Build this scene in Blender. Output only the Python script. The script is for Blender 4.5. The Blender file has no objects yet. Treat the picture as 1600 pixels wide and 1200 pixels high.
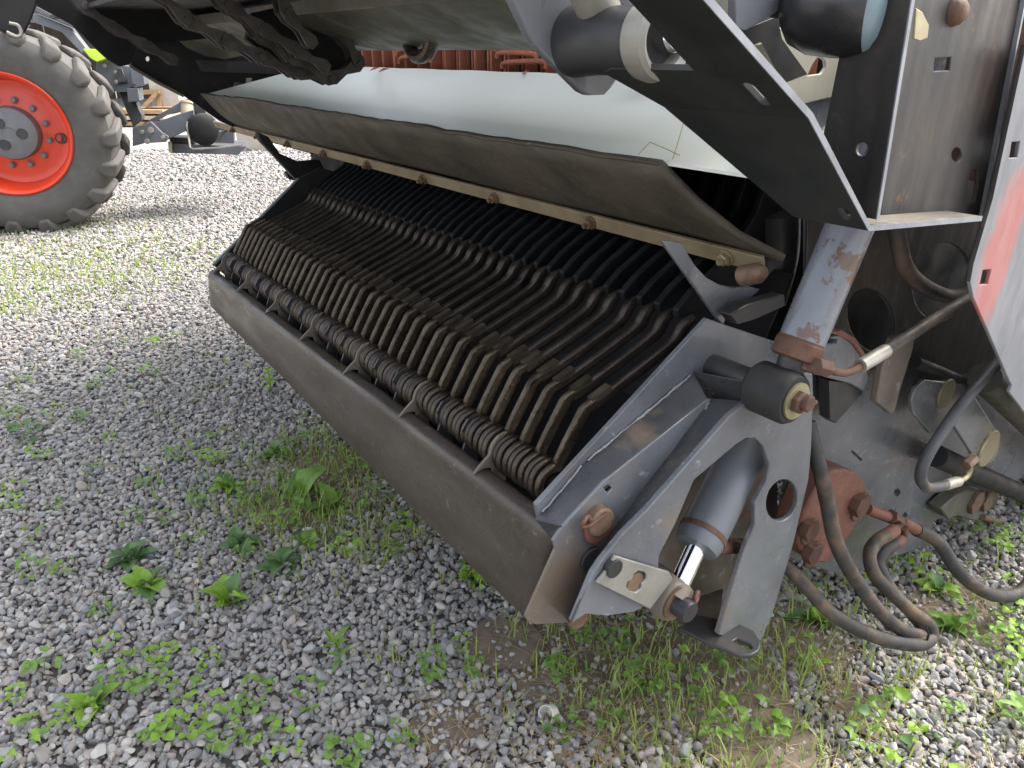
import bpy, bmesh, math, random
from mathutils import Vector, Matrix, noise
from mathutils.geometry import tessellate_polygon
random.seed(7)
sc = bpy.context.scene
C = sc.collection
PI = math.pi
# ------------------------------------------------------------------ camera
# world: X = into the machine (b), Y = along the machine's width, away (a), Z = up
H = 1.10
F_PX = 1155.0
PITCH = math.atan(518 / 1155)
SP, CP = math.sin(PITCH), math.cos(PITCH)
YAW = math.atan2(900 / 1155, CP + SP * 518 / 1155)
RV = Vector((math.cos(YAW), -math.sin(YAW), 0))
FV = Vector((math.sin(YAW), math.cos(YAW), 0))
cd = bpy.data.cameras.new('camera'); cam = bpy.data.objects.new('camera', cd); C.objects.link(cam)
cam.location = (0, 0, H); cam.rotation_euler = (PI / 2 - PITCH, 0, -YAW)
cd.sensor_width = 36; cd.lens = 36 * F_PX / 1600; cd.clip_start = .02; cd.clip_end = 500
sc.camera = cam
sc.cycles.max_bounces = 7; sc.cycles.diffuse_bounces = 4; sc.cycles.glossy_bounces = 3; sc.cycles.transmission_bounces = 3
# ------------------------------------------------------------------ light
SUN_EL, SUN_AZ = math.radians(52), math.radians(98)      # azimuth clockwise from +Y
w = bpy.data.worlds.new('World'); sc.world = w; w.use_nodes = True
nt = w.node_tree; bg = nt.nodes['Background']
sky = nt.nodes.new('ShaderNodeTexSky'); sky.sky_type = 'NISHITA'; sky.sun_disc = False
sky.sun_elevation = SUN_EL; sky.sun_rotation = SUN_AZ; sky.dust_density = 4; sky.air_density = 1.0; sky.ozone_density = .6
hs = nt.nodes.new('ShaderNodeHueSaturation'); hs.inputs['Saturation'].default_value = .38     # thin bright cloud
nt.links.new(sky.outputs[0], hs.inputs['Color']); nt.links.new(hs.outputs[0], bg.inputs[0]); bg.inputs[1].default_value = .15
sd = bpy.data.lights.new('sun', 'SUN'); sun = bpy.data.objects.new('sun', sd); C.objects.link(sun)
sd.energy = 1.3; sd.angle = math.radians(26); sd.color = (1, .94, .86)
sdir = Vector((math.sin(SUN_AZ) * math.cos(SUN_EL), math.cos(SUN_AZ) * math.cos(SUN_EL), math.sin(SUN_EL)))
sun.rotation_euler = sdir.to_track_quat('Z', 'Y').to_euler(); sun.location = sdir * 20
vs = sc.view_settings; vs.view_transform = 'Standard'; vs.look = 'None'; vs.exposure = 1.95; vs.gamma = 1

# ------------------------------------------------------------------ pixel helpers (photo is 1600 x 1200)
def ray(x, y):
    u = (x - 800) / F_PX; v = (600 - y) / F_PX
    return RV * u + FV * (CP + SP * v) + Vector((0, 0, -SP + CP * v))
CAMP = Vector((0, 0, H))
def PA(x, y, a):
    d = ray(x, y); return CAMP + d * (a / d.y)
def PB(x, y, b):
    d = ray(x, y); return CAMP + d * (b / d.x)
def PZ(x, y, z=0.0):
    d = ray(x, y); return CAMP + d * ((z - H) / d.z)
def PD(x, y, t): return CAMP + ray(x, y) * t
VPX, VPY = -100, 82
def WL(x, y, b):            # a line along Y seen through pixel (x, y), lying at X = b: its height
    p = PB(x, y, b); return p.z

# ------------------------------------------------------------------ materials
def mat(name, c1, c2, rough=(.4, .6), metal=0.0, scale=9, bump=.08, bscale=70, spots=(), spec=.5, stretch=(1, 1, 1), c3=None, coat=0):
    m = bpy.data.materials.new(name); m.use_nodes = True
    n = m.node_tree.nodes; l = m.node_tree.links; p = n['Principled BSDF']
    tc = n.new('ShaderNodeTexCoord'); oi = n.new('ShaderNodeObjectInfo')
    mu = n.new('ShaderNodeMath'); mu.operation = 'MULTIPLY'; mu.inputs[1].default_value = 17.3
    l.new(oi.outputs['Random'], mu.inputs[0])
    ad = n.new('ShaderNodeVectorMath'); ad.operation = 'ADD'
    l.new(tc.outputs['Object'], ad.inputs[0]); l.new(mu.outputs[0], ad.inputs[1])
    mp = n.new('ShaderNodeMapping'); mp.inputs['Scale'].default_value = stretch; l.new(ad.outputs[0], mp.inputs[0])
    n1 = n.new('ShaderNodeTexNoise'); n1.inputs['Scale'].default_value = scale; n1.inputs['Detail'].default_value = 7; n1.inputs['Roughness'].default_value = .62
    l.new(mp.outputs[0], n1.inputs['Vector'])
    r1 = n.new('ShaderNodeValToRGB'); e = r1.color_ramp.elements
    e[0].position = .33; e[0].color = (*c1, 1); e[1].position = .68; e[1].color = (*c2, 1)
    if c3:
        q = e.new(.52); q.color = (*c3, 1)
    l.new(n1.outputs['Fac'], r1.inputs[0])
    col = r1.outputs[0]
    for (sc_col, thr, sscale, soft) in spots:
        ns = n.new('ShaderNodeTexNoise'); ns.inputs['Scale'].default_value = sscale; ns.inputs['Detail'].default_value = 8; ns.inputs['Roughness'].default_value = .68
        ns.noise_dimensions = '4D'; ns.inputs['W'].default_value = random.random() * 40
        l.new(ad.outputs[0], ns.inputs['Vector'])
        mr = n.new('ShaderNodeMapRange'); mr.inputs['From Min'].default_value = thr; mr.inputs['From Max'].default_value = thr + soft
        l.new(ns.outputs['Fac'], mr.inputs['Value'])
        mx = n.new('ShaderNodeMix'); mx.data_type = 'RGBA'
        l.new(mr.outputs[0], mx.inputs[0]); l.new(col, mx.inputs[6]); mx.inputs[7].default_value = (*sc_col, 1)
        col = mx.outputs[2]
    l.new(col, p.inputs['Base Color'])
    rr = n.new('ShaderNodeMapRange'); rr.inputs['From Min'].default_value = .35; rr.inputs['From Max'].default_value = .65
    rr.inputs['To Min'].default_value = rough[0]; rr.inputs['To Max'].default_value = rough[1]
    n2 = n.new('ShaderNodeTexNoise'); n2.inputs['Scale'].default_value = scale * 2.3; n2.inputs['Detail'].default_value = 5
    l.new(mp.outputs[0], n2.inputs['Vector']); l.new(n2.outputs['Fac'], rr.inputs['Value']); l.new(rr.outputs[0], p.inputs['Roughness'])
    p.inputs['Metallic'].default_value = metal; p.inputs['Specular IOR Level'].default_value = spec
    if coat: p.inputs['Coat Weight'].default_value = coat
    if bump:
        n3 = n.new('ShaderNodeTexNoise'); n3.inputs['Scale'].default_value = bscale; n3.inputs['Detail'].default_value = 6
        l.new(ad.outputs[0], n3.inputs['Vector'])
        b = n.new('ShaderNodeBump'); b.inputs['Strength'].default_value = bump; b.inputs['Distance'].default_value = .004
        l.new(n3.outputs['Fac'], b.inputs['Height']); l.new(b.outputs[0], p.inputs['Normal'])
    return m
RUST = (.16, .062, .03); DUST = (.17, .125, .08)
M = {}
M['grey'] = mat('grey_paint', (.08, .086, .096), (.145, .152, .164), (.2, .44), 0, 5, .09, 60, [((.05, .05, .053), .52, 4, .2), (DUST, .55, 7, .2), ((.22, .225, .235), .61, 40, .05), (RUST, .645, 19, .03)], coat=.2)
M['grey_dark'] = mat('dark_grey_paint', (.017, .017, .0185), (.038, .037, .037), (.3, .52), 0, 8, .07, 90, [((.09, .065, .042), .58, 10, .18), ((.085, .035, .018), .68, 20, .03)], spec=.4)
M['grey_dusty'] = mat('dusty_grey_paint', (.075, .066, .055), (.15, .125, .095), (.5, .75), 0, 10, .12, 80, [(RUST, .6, 16, .1), ((.2, .2, .21), .6, 30, .05)])
M['flank'] = mat('shaded_worn_flank', (.028, .029, .033), (.054, .055, .06), (.22, .45), 0, 9, .06, 90, [(DUST, .56, 8, .2), (RUST, .66, 25, .03)])  # flank shade is darkened into the base colour, under dust and rust spots
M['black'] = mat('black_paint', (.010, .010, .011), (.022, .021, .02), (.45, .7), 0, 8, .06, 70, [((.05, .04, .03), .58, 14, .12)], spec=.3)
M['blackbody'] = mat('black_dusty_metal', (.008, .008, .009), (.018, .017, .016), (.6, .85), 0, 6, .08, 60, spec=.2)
M['arm'] = mat('brown_worn_iron', (.045, .034, .025), (.10, .079, .058), (.26, .46), .75, 32, .3, 180, [((.03, .024, .02), .57, 30, .1), (RUST, .66, 26, .06)])
M['arm_up'] = mat('dark_worn_iron', (.04, .033, .028), (.08, .066, .052), (.28, .46), .7, 24, .16, 140, [((.02, .018, .016), .56, 22, .1)])
M['clip'] = mat('pale_worn_iron', (.05, .04, .03), (.105, .085, .062), (.35, .5), .6, 30, .15, 140)
M['fin'] = mat('blue_black_steel', (.003, .0035, .0045), (.008, .0085, .010), (.45, .65), 0, 14, .1, 90, spec=.25)
M['trough'] = mat('dusty_brown_steel', (.048, .039, .031), (.085, .070, .056), (.26, .48), .15, 7, .22, 220, [((.038, .031, .026), .54, 5, .2), ((.15, .125, .10), .60, 45, .08), (RUST, .72, 12, .03)], stretch=(1, .6, 2.2))
M['rubber_flap'] = mat('dusty_rubber', (.04, .034, .025), (.078, .066, .047), (.55, .8), 0, 7, .3, 70, [((.025, .022, .019), .55, 5, .2), ((.13, .115, .085), .62, 55, .06), ((.15, .13, .10), .66, 14, .08)], spec=.35)
M['strip'] = mat('olive_zinc_strip', (.16, .125, .07), (.26, .21, .13), (.45, .7), .25, 12, .15, 80, [(RUST, .60, 14, .1)])
M['rust'] = mat('rusty_steel', (.06, .029, .018), (.12, .06, .036), (.6, .85), .1, 22, .4, 110, [((.07, .04, .03), .6, 18, .1)])
M['rust_red'] = mat('rust_red_primer', (.115, .045, .03), (.18, .076, .053), (.55, .8), .05, 12, .45, 90, [((.11, .05, .035), .60, 16, .08), ((.28, .17, .13), .66, 50, .05)])
M['rust_slat'] = mat('bright_rust', (.22, .07, .035), (.38, .13, .07), (.6, .85), .1, 14, .2, 90)
M['white_plate'] = mat('polished_pale_sheet', (.50, .535, .485), (.56, .595, .545), (.36, .44), .0, 1.5, 0, 160, [((.82, .80, .70), .66, 200, .04)], stretch=(1, 1, 1), spec=.6)
M['olive'] = mat('olive_dusty_steel', (.06, .06, .042), (.115, .11, .08), (.42, .68), .1, 8, .12, 70, [((.05, .04, .03), .57, 9, .15), (RUST, .66, 10, .06)])
M['cream'] = mat('cream_zinc', (.33, .315, .24), (.50, .48, .385), (.35, .55), .2, 9, .08, 80, [((.42, .27, .12), .60, 8, .14)])
M['zinc'] = mat('yellow_zinc', (.24, .21, .12), (.36, .32, .20), (.3, .5), .6, 20, .08, 90, [((.2, .16, .08), .62, 18, .1)])
M['bolt_rust'] = mat('rusty_bolt', (.10, .06, .038), (.19, .13, .085), (.5, .7), .3, 40, .3, 150, [(RUST, .55, 30, .12)])
M['chrome'] = mat('chrome_rod', (.75, .76, .78), (.85, .86, .88), (.06, .12), 1.0, 8, 0)
M['cyl'] = mat('grey_cylinder_paint', (.12, .13, .152), (.165, .178, .20), (.2, .36), 0, 5, .04, 80, [((.10, .06, .042), .545, 20, .02), ((.10, .06, .042), .60, 6, .02), (DUST, .62, 7, .1)], coat=.2)
M['cyl_small'] = mat('dusty_cylinder_paint', (.085, .094, .108), (.125, .133, .147), (.28, .48), 0, 6, .06, 80, [((.17, .125, .075), .56, 9, .12)])
M['hose'] = mat('dusty_hose_rubber', (.022, .021, .021), (.05, .046, .042), (.5, .75), 0, 14, .2, 120, [((.145, .095, .055), .50, 11, .18)], spec=.35)
M['hose2'] = mat('hose_rubber', (.03, .031, .034), (.065, .066, .07), (.45, .65), 0, 12, .15, 120, [((.15, .115, .08), .57, 12, .15)], spec=.35)
M['ferrule'] = mat('silver_ferrule', (.26, .24, .20), (.40, .375, .33), (.35, .55), .5, 20, .1, 90, [((.25, .14, .08), .6, 20, .1)])
M['rubber'] = mat('black_rubber', (.012, .012, .0125), (.026, .025, .024), (.5, .75), 0, 12, .15, 90, spec=.35)
M['blue_cap'] = mat('blue_grey_cap', (.13, .19, .22), (.18, .24, .27), (.3, .5), 0, 8, .05, 80, [((.3, .32, .32), .68, 40, .05)])
M['acc'] = mat('dark_brown_gloss', (.012, .012, .014), (.026, .025, .026), (.22, .36), 0, 6, .05, 80, [(DUST, .6, 6, .2)])
M['weld'] = mat('weld_bead', (.10, .106, .118), (.18, .186, .20), (.14, .3), .1, 40, .5, 160, coat=.4)
M['edge'] = mat('bare_cut_edge', (.16, .172, .19), (.26, .272, .29), (.35, .5), .2, 20, .1, 120, [((.25, .2, .15), .66, 20, .08)])
M['bracket'] = mat('rust_streaked_dark_paint', (.015, .0138, .013), (.031, .028, .026), (.35, .6), 0, 6, .1, 80, [((.06, .039, .026), .52, 5, .2), ((.085, .068, .046), .60, 14, .1), ((.10, .042, .022), .64, 20, .04)], spec=.4, stretch=(3, 3, .5))
M['zinc_dull'] = mat('dull_zinc', (.19, .185, .16), (.30, .29, .25), (.4, .6), .3, 14, .1, 80, [((.15, .10, .06), .57, 9, .12), ((.4, .39, .34), .66, 30, .05)])
M['web'] = mat('dark_green_grey_paint', (.010, .0125, .0115), (.024, .027, .0245), (.4, .6), 0, 7, .06, 80, [((.06, .047, .03), .56, 6, .2)], spec=.35)
M['tyre'] = mat('tyre_rubber', (.075, .071, .065), (.12, .113, .103), (.6, .8), 0, 6, .12, 60, [((.15, .135, .115), .62, 5, .15)], spec=.35)
M['rim'] = mat('red_rim_paint', (.66, .045, .012), (.76, .06, .016), (.28, .4), 0, 5, .02, 40, [((.5, .2, .12), .72, 8, .1)], coat=.3)
M['hub'] = mat('grey_hub', (.13, .135, .14), (.17, .172, .178), (.4, .55), 0, 6, .05, 60)
M['lime'] = mat('lime_paint', (.50, .66, .03), (.55, .72, .05), (.25, .35), 0, 4, 0, coat=.3)
M['trac_grey'] = mat('tractor_grey', (.07, .075, .083), (.11, .114, .124), (.35, .5), 0, 6, .03, 60)
M['trac_dark'] = mat('tractor_dark', (.03, .03, .032), (.05, .05, .05), (.4, .6), 0, 6, .03, 60)
M['tan'] = mat('tan_post', (.42, .33, .22), (.55, .45, .32), (.5, .7), 0, 8, .08, 60)
M['wood'] = mat('timber', (.32, .19, .09), (.45, .29, .15), (.6, .8), 0, 8, .2, 40, stretch=(1, 1, 6))
M['wood_dark'] = mat('old_boards', (.05, .038, .028), (.10, .078, .06), (.7, .9), 0, 5, .2, 30, stretch=(1, 1, .15))
M['red_post'] = mat('red_post', (.30, .03, .025), (.38, .05, .04), (.4, .6), 0, 5, .05, 40)
M['concrete'] = mat('pale_concrete', (.45, .40, .33), (.58, .52, .44), (.7, .9), 0, 6, .2, 40)
M['shell'] = mat('bone_white', (.55, .52, .44), (.68, .65, .58), (.4, .6), 0, 30, .1, 90)

# red/grey worn side panel: red paint rubbed away in a patch with its own shape
def panel_mat(cx, cz):
    m = mat('worn_red_grey_panel', (.12, .128, .142), (.19, .198, .212), (.35, .55), 0, 9, .05, 90, [((.13, .12, .11), .6, 14, .1), ((.33, .33, .34), .64, 30, .05)], stretch=(2.5, 1, 1))
    n = m.node_tree.nodes; l = m.node_tree.links; p = n['Principled BSDF']
    old = p.inputs['Base Color'].links[0].from_socket
    tc = n.new('ShaderNodeTexCoord'); mp = n.new('ShaderNodeMapping'); mp.inputs['Location'].default_value = (-cx, 0, -cz)
    l.new(tc.outputs['Object'], mp.inputs[0])
    mp2 = n.new('ShaderNodeMapping'); mp2.inputs['Scale'].default_value = (20, 0, 8); mp2.inputs['Rotation'].default_value = (0, math.radians(-12), 0); l.new(mp.outputs[0], mp2.inputs[0])
    ln = n.new('ShaderNodeVectorMath'); ln.operation = 'LENGTH'; l.new(mp2.outputs[0], ln.inputs[0])
    ns = n.new('ShaderNodeTexNoise'); ns.inputs['Scale'].default_value = 22; ns.inputs['Detail'].default_value = 7; l.new(tc.outputs['Object'], ns.inputs['Vector'])
    ad = n.new('ShaderNodeMath'); ad.operation = 'ADD'; l.new(ln.outputs['Value'], ad.inputs[0]); l.new(ns.outputs['Fac'], ad.inputs[1])
    mr = n.new('ShaderNodeMapRange'); mr.inputs['From Min'].default_value = 1.15; mr.inputs['From Max'].default_value = 1.5; mr.inputs['To Min'].default_value = .68; mr.inputs['To Max'].default_value = 0
    l.new(ad.outputs[0], mr.inputs['Value'])
    mx = n.new('ShaderNodeMix'); mx.data_type = 'RGBA'; l.new(mr.outputs[0], mx.inputs[0]); l.new(old, mx.inputs[6]); mx.inputs[7].default_value = (.40, .09, .075, 1)
    l.new(mx.outputs[2], p.inputs['Base Color'])
    return m

def stain_mat(name, c, scl_, col):
    m = M['grey'].copy(); m.name = name
    n = m.node_tree.nodes; l = m.node_tree.links; p = n['Principled BSDF']
    old = p.inputs['Base Color'].links[0].from_socket
    tc = n.new('ShaderNodeTexCoord'); mp = n.new('ShaderNodeMapping'); mp.inputs['Location'].default_value = (-c.x, 0, -c.z); l.new(tc.outputs['Object'], mp.inputs[0])
    mp2 = n.new('ShaderNodeMapping'); mp2.inputs['Scale'].default_value = scl_; l.new(mp.outputs[0], mp2.inputs[0])
    ln = n.new('ShaderNodeVectorMath'); ln.operation = 'LENGTH'; l.new(mp2.outputs[0], ln.inputs[0])
    ns = n.new('ShaderNodeTexNoise'); ns.inputs['Scale'].default_value = 45; ns.inputs['Detail'].default_value = 8; ns.inputs['Roughness'].default_value = .7; l.new(tc.outputs['Object'], ns.inputs['Vector'])
    ad = n.new('ShaderNodeMath'); ad.operation = 'ADD'; l.new(ln.outputs['Value'], ad.inputs[0]); l.new(ns.outputs['Fac'], ad.inputs[1])
    mr = n.new('ShaderNodeMapRange'); mr.inputs['From Min'].default_value = .75; mr.inputs['From Max'].default_value = 1.25; mr.inputs['To Min'].default_value = .95; mr.inputs['To Max'].default_value = 0
    l.new(ad.outputs[0], mr.inputs['Value'])
    mx = n.new('ShaderNodeMix'); mx.data_type = 'RGBA'; l.new(mr.outputs[0], mx.inputs[0]); l.new(old, mx.inputs[6]); mx.inputs[7].default_value = (*col, 1); l.new(mx.outputs[2], p.inputs['Base Color'])
    return m
def leaf_mat(name, c1, c2):
    m = mat(name, c1, c2, (.4, .55), 0, 14, .1, 60, spec=.4)
    n = m.node_tree.nodes; l = m.node_tree.links; p = n['Principled BSDF']; out = n['Material Output']
    tr = n.new('ShaderNodeBsdfTranslucent'); mx = n.new('ShaderNodeMixShader'); mx.inputs[0].default_value = .35
    l.new(p.inputs['Base Color'].links[0].from_socket, tr.inputs[0])
    l.new(p.outputs[0], mx.inputs[1]); l.new(tr.outputs[0], mx.inputs[2]); l.new(mx.outputs[0], out.inputs[0])
    return m
M['leaf'] = leaf_mat('leaf_green', (.15, .27, .05), (.23, .37, .08))
M['leaf_bright'] = leaf_mat('leaf_bright', (.20, .36, .04), (.30, .46, .07))
M['leaf_dark'] = leaf_mat('leaf_dark', (.10, .19, .07), (.16, .27, .10))
M['grass'] = leaf_mat('grass_green', (.17, .30, .05), (.42, .45, .14))
M['straw'] = leaf_mat('dry_straw', (.36, .26, .13), (.52, .42, .24))

# ------------------------------------------------------------------ mesh builder
class MB:
    def __init__(s): s.v = []; s.f = []
    def add(s, vs, fs):
        o = len(s.v); s.v += [Vector(q) for q in vs]; s.f += [tuple(i + o for i in f) for f in fs]; return s
    def box(s, c, size, rot=None):
        x, y, z = (q / 2 for q in size)
        vs = [Vector((i * x, j * y, k * z)) for i in (-1, 1) for j in (-1, 1) for k in (-1, 1)]
        if rot is not None: vs = [rot @ q for q in vs]
        vs = [q + Vector(c) for q in vs]
        return s.add(vs, [(0, 1, 3, 2), (4, 6, 7, 5), (0, 4, 5, 1), (2, 3, 7, 6), (0, 2, 6, 4), (1, 5, 7, 3)])
    def poly(s, loop, vec, holes=()):
        """solid: planar loop (3D) with holes, extruded by vec"""
        loops = [list(map(Vector, loop))] + [list(map(Vector, h)) for h in holes]
        flat = [q for lp in loops for q in lp]; n = len(flat); vec = Vector(vec)
        if len(loops) == 1: tris = tessellate_polygon(loops)
        else:
            bm = bmesh.new(); bv = [bm.verts.new(q) for q in flat]; bm.verts.index_update(); es = []; o = 0
            for lp in loops:
                k = len(lp); es += [bm.edges.new((bv[o + i], bv[o + (i + 1) % k])) for i in range(k)]; o += k
            g = bmesh.ops.triangle_fill(bm, use_beauty=True, edges=es)['geom']
            tris = [[v.index for v in f.verts] for f in g if isinstance(f, bmesh.types.BMFace)]; bm.free()
        fs = [tuple(t) for t in tris] + [tuple(i + n for i in reversed(t)) for t in tris]
        o = 0
        for lp in loops:
            k = len(lp)
            for i in range(k): fs.append((o + i, o + (i + 1) % k, n + o + (i + 1) % k, n + o + i))
            o += k
        return s.add(flat + [q + vec for q in flat], fs)
    def tube(s, pts, r, n=12, caps=True, sq=0.0, ref=None):
        pts = [Vector(q) for q in pts]; k = len(pts)
        rs = r if isinstance(r, (list, tuple)) else [r] * k
        vs = []; fs = []
        t0 = (pts[1] - pts[0]).normalized()
        up = Vector(ref) if ref else (Vector((0, 0, 1)) if abs(t0.z) < .9 else Vector((1, 0, 0)))
        u = (up - t0 * up.dot(t0)).normalized()
        for i in range(k):
            t = (pts[min(i + 1, k - 1)] - pts[max(i - 1, 0)]).normalized()
            u = (u - t * u.dot(t)).normalized(); v = t.cross(u)
            rr = rs[i] if isinstance(rs[i], (list, tuple)) else (rs[i], rs[i])
            for j in range(n):
                a = 2 * PI * j / n + PI / n
                ca, sa = math.cos(a), math.sin(a)
                if sq:
                    e = 1 - sq * .75; ca = math.copysign(abs(ca) ** e, ca); sa = math.copysign(abs(sa) ** e, sa)
                vs.append(pts[i] + u * (ca * rr[0]) + v * (sa * rr[1]))
        for i in range(k - 1):
            for j in range(n):
                fs.append((i * n + j, i * n + (j + 1) % n, (i + 1) * n + (j + 1) % n, (i + 1) * n + j))
        if caps:
            fs.append(tuple(range(n - 1, -1, -1))); fs.append(tuple((k - 1) * n + j for j in range(n)))
        return s.add(vs, fs)
    def lathe(s, prof, o, axis, n=32, closed=False, caps=True):
        o = Vector(o); ax = Vector(axis).normalized()
        up = Vector((0, 0, 1)) if abs(ax.z) < .9 else Vector((1, 0, 0))
        u = (up - ax * up.dot(ax)).normalized(); v = ax.cross(u); k = len(prof)
        vs = [o + ax * h + (u * math.cos(2 * PI * j / n) + v * math.sin(2 * PI * j / n)) * r for (r, h) in prof for j in range(n)]
        fs = []
        for i in range(k if closed else k - 1):
            i2 = (i + 1) % k
            for j in range(n): fs.append((i * n + j, i * n + (j + 1) % n, i2 * n + (j + 1) % n, i2 * n + j))
        if not closed and caps:
            if prof[0][0] > 1e-5: fs.append(tuple(range(n - 1, -1, -1)))
            if prof[-1][0] > 1e-5: fs.append(tuple((k - 1) * n + j for j in range(n)))
        return s.add(vs, fs)
    def quadstrip(s, A, B, th=None):
        """sheet between two 3D polylines, given thickness vector"""
        A = [Vector(q) for q in A]; B = [Vector(q) for q in B]; k = len(A)
        if th is None: return s.add(A + B, [(i, i + 1, k + i + 1, k + i) for i in range(k - 1)])
        th = Vector(th); vs = A + B + [q + th for q in A] + [q + th for q in B]; fs = []
        for i in range(k - 1):
            fs += [(i, i + 1, k + i + 1, k + i), (2 * k + i, 3 * k + i, 3 * k + i + 1, 2 * k + i + 1), (i, 2 * k + i, 2 * k + i + 1, i + 1), (k + i, k + i + 1, 3 * k + i + 1, 3 * k + i)]
        fs += [(0, k, 3 * k, 2 * k), (k - 1, 3 * k - 1, 4 * k - 1, 2 * k - 1)]
        return s.add(vs, fs)
    def mesh(s, name, m=None, smooth=True, ang=35):
        me = bpy.data.meshes.new(name); me.from_pydata([tuple(q) for q in s.v], [], s.f)
        bm = bmesh.new(); bm.from_mesh(me); bmesh.ops.remove_doubles(bm, verts=bm.verts, dist=1e-6)
        bmesh.ops.recalc_face_normals(bm, faces=bm.faces); bm.to_mesh(me); bm.free()
        if m: me.materials.append(m)
        if smooth:
            me.shade_smooth(); me.set_sharp_from_angle(angle=math.radians(ang))
        return me
def link(name, me, parent=None, label=None, loc=None):
    o = bpy.data.objects.new(name, me); C.objects.link(o)
    if parent: o.parent = parent
    if label: o['label'] = label
    if loc is not None: o.location = loc
    return o
def part(name, mb, m, parent, label=None, bevel=0, smooth=True, ang=35):
    o = link(name, mb.mesh(name, m if not isinstance(m, str) else M[m], smooth, ang), parent, label)
    if bevel:
        b = o.modifiers.new('bevel', 'BEVEL'); b.width = bevel; b.segments = 2; b.limit_method = 'ANGLE'; b.angle_limit = math.radians(40)
    return o
def thing(name, label, cat, loc=(0, 0, 0), group=None):
    o = link(name, None, None, label, loc); o['category'] = cat
    if group: o['group'] = group
    return o
def tag(o, label, cat, group=None):
    o['label'] = label; o['category'] = cat
    if group: o['group'] = group
    return o
def struct(o, kind='structure'): o['kind'] = kind; return o
def smoothpath(pts, n=6):
    pts = [Vector(q) for q in pts]; out = []
    P = [pts[0] * 2 - pts[1]] + pts + [pts[-1] * 2 - pts[-2]]
    for i in range(1, len(P) - 2):
        for k in range(n):
            t = k / n; a, b, c, d = P[i - 1], P[i], P[i + 1], P[i + 2]
            out.append(.5 * ((2 * b) + (c - a) * t + (2 * a - 5 * b + 4 * c - d) * t * t + (3 * b - a - 3 * c + d) * t ** 3))
    out.append(pts[-1]); return out
def ell(cx, cy, rx, ry, rot=0, n=20):
    r = math.radians(rot)
    return [(cx + rx * math.cos(t) * math.cos(r) - ry * math.sin(t) * math.sin(r), cy + rx * math.cos(t) * math.sin(r) + ry * math.sin(t) * math.cos(r)) for t in (2 * PI * i / n for i in range(n))]
def plate(name, px, a, th, m, parent, holes=(), label=None, bevel=.0012):
    mb = MB(); mb.poly([PA(x, y, a) for x, y in px], (0, th, 0), [[PA(x, y, a) for x, y in h] for h in holes])
    return part(name, mb, m, parent, label, bevel)
def PL(px, a): return [PA(x, y, a) for x, y in px]
def disc_px(name, x, y, r_px, a0, a1, m, parent, n=24, bevel=.001, label=None, hexa=False):
    """cylinder along Y from a0 (near) to a1 whose near face is centred on pixel (x, y)"""
    p = PA(x, y, a0); q = PA(x + r_px, y, a0); r = (q - p).length * .93
    mb = MB(); mb.tube([p, (p.x, a1, p.z)], r, 6 if hexa else n)
    return part(name, mb, m, parent, label, bevel)

# ================================================================== GROUND
def ground_mat():
    m = mat('gravel_ground', (.27, .25, .235), (.42, .40, .385), (.8, .95), 0, 2.2, 0, c3=(.34, .32, .30), spots=[((.40, .32, .28), .55, .6, .15)])
    n = m.node_tree.nodes; l = m.node_tree.links; p = n['Principled BSDF']
    old = p.inputs['Base Color'].links[0].from_socket
    tc = n.new('ShaderNodeTexCoord'); vo = n.new('ShaderNodeTexVoronoi'); vo.inputs['Scale'].default_value = 34; l.new(tc.outputs['Object'], vo.inputs['Vector'])
    sep = n.new('ShaderNodeSeparateColor'); l.new(vo.outputs['Color'], sep.inputs[0])
    mr = n.new('ShaderNodeMapRange'); mr.inputs['To Min'].default_value = .6; mr.inputs['To Max'].default_value = 1.35; l.new(sep.outputs[0], mr.inputs['Value'])
    mx = n.new('ShaderNodeMix'); mx.data_type = 'RGBA'; mx.blend_type = 'MULTIPLY'; mx.inputs[0].default_value = 1
    l.new(old, mx.inputs[6]); l.new(mr.outputs[0], mx.inputs[7]); l.new(mx.outputs[2], p.inputs['Base Color'])
    b = n.new('ShaderNodeBump'); b.inputs['Strength'].default_value = .8; b.inputs['Distance'].default_value = .012; b.invert = True
    l.new(vo.outputs['Distance'], b.inputs['Height']); l.new(b.outputs[0], p.inputs['Normal'])
    return m
mb = MB(); mb.add([(-90, -60, 0), (110, -60, 0), (110, 140, 0), (-90, 140, 0)], [(0, 1, 2, 3)])
struct(part('ground', mb, ground_mat(), None, smooth=False))
m = mat('gravel_bed', (.075, .068, .06), (.13, .12, .105), (.9, 1), 0, 30, .6, 80, spec=.2)
mb = MB(); mb.add([(-2.3, -.6, .002), (3.4, -.6, .002), (5, 9.5, .002), (-2.6, 9.5, .002)], [(0, 1, 2, 3)])
struct(part('gravel_bed', mb, m, None, smooth=False))
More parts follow.
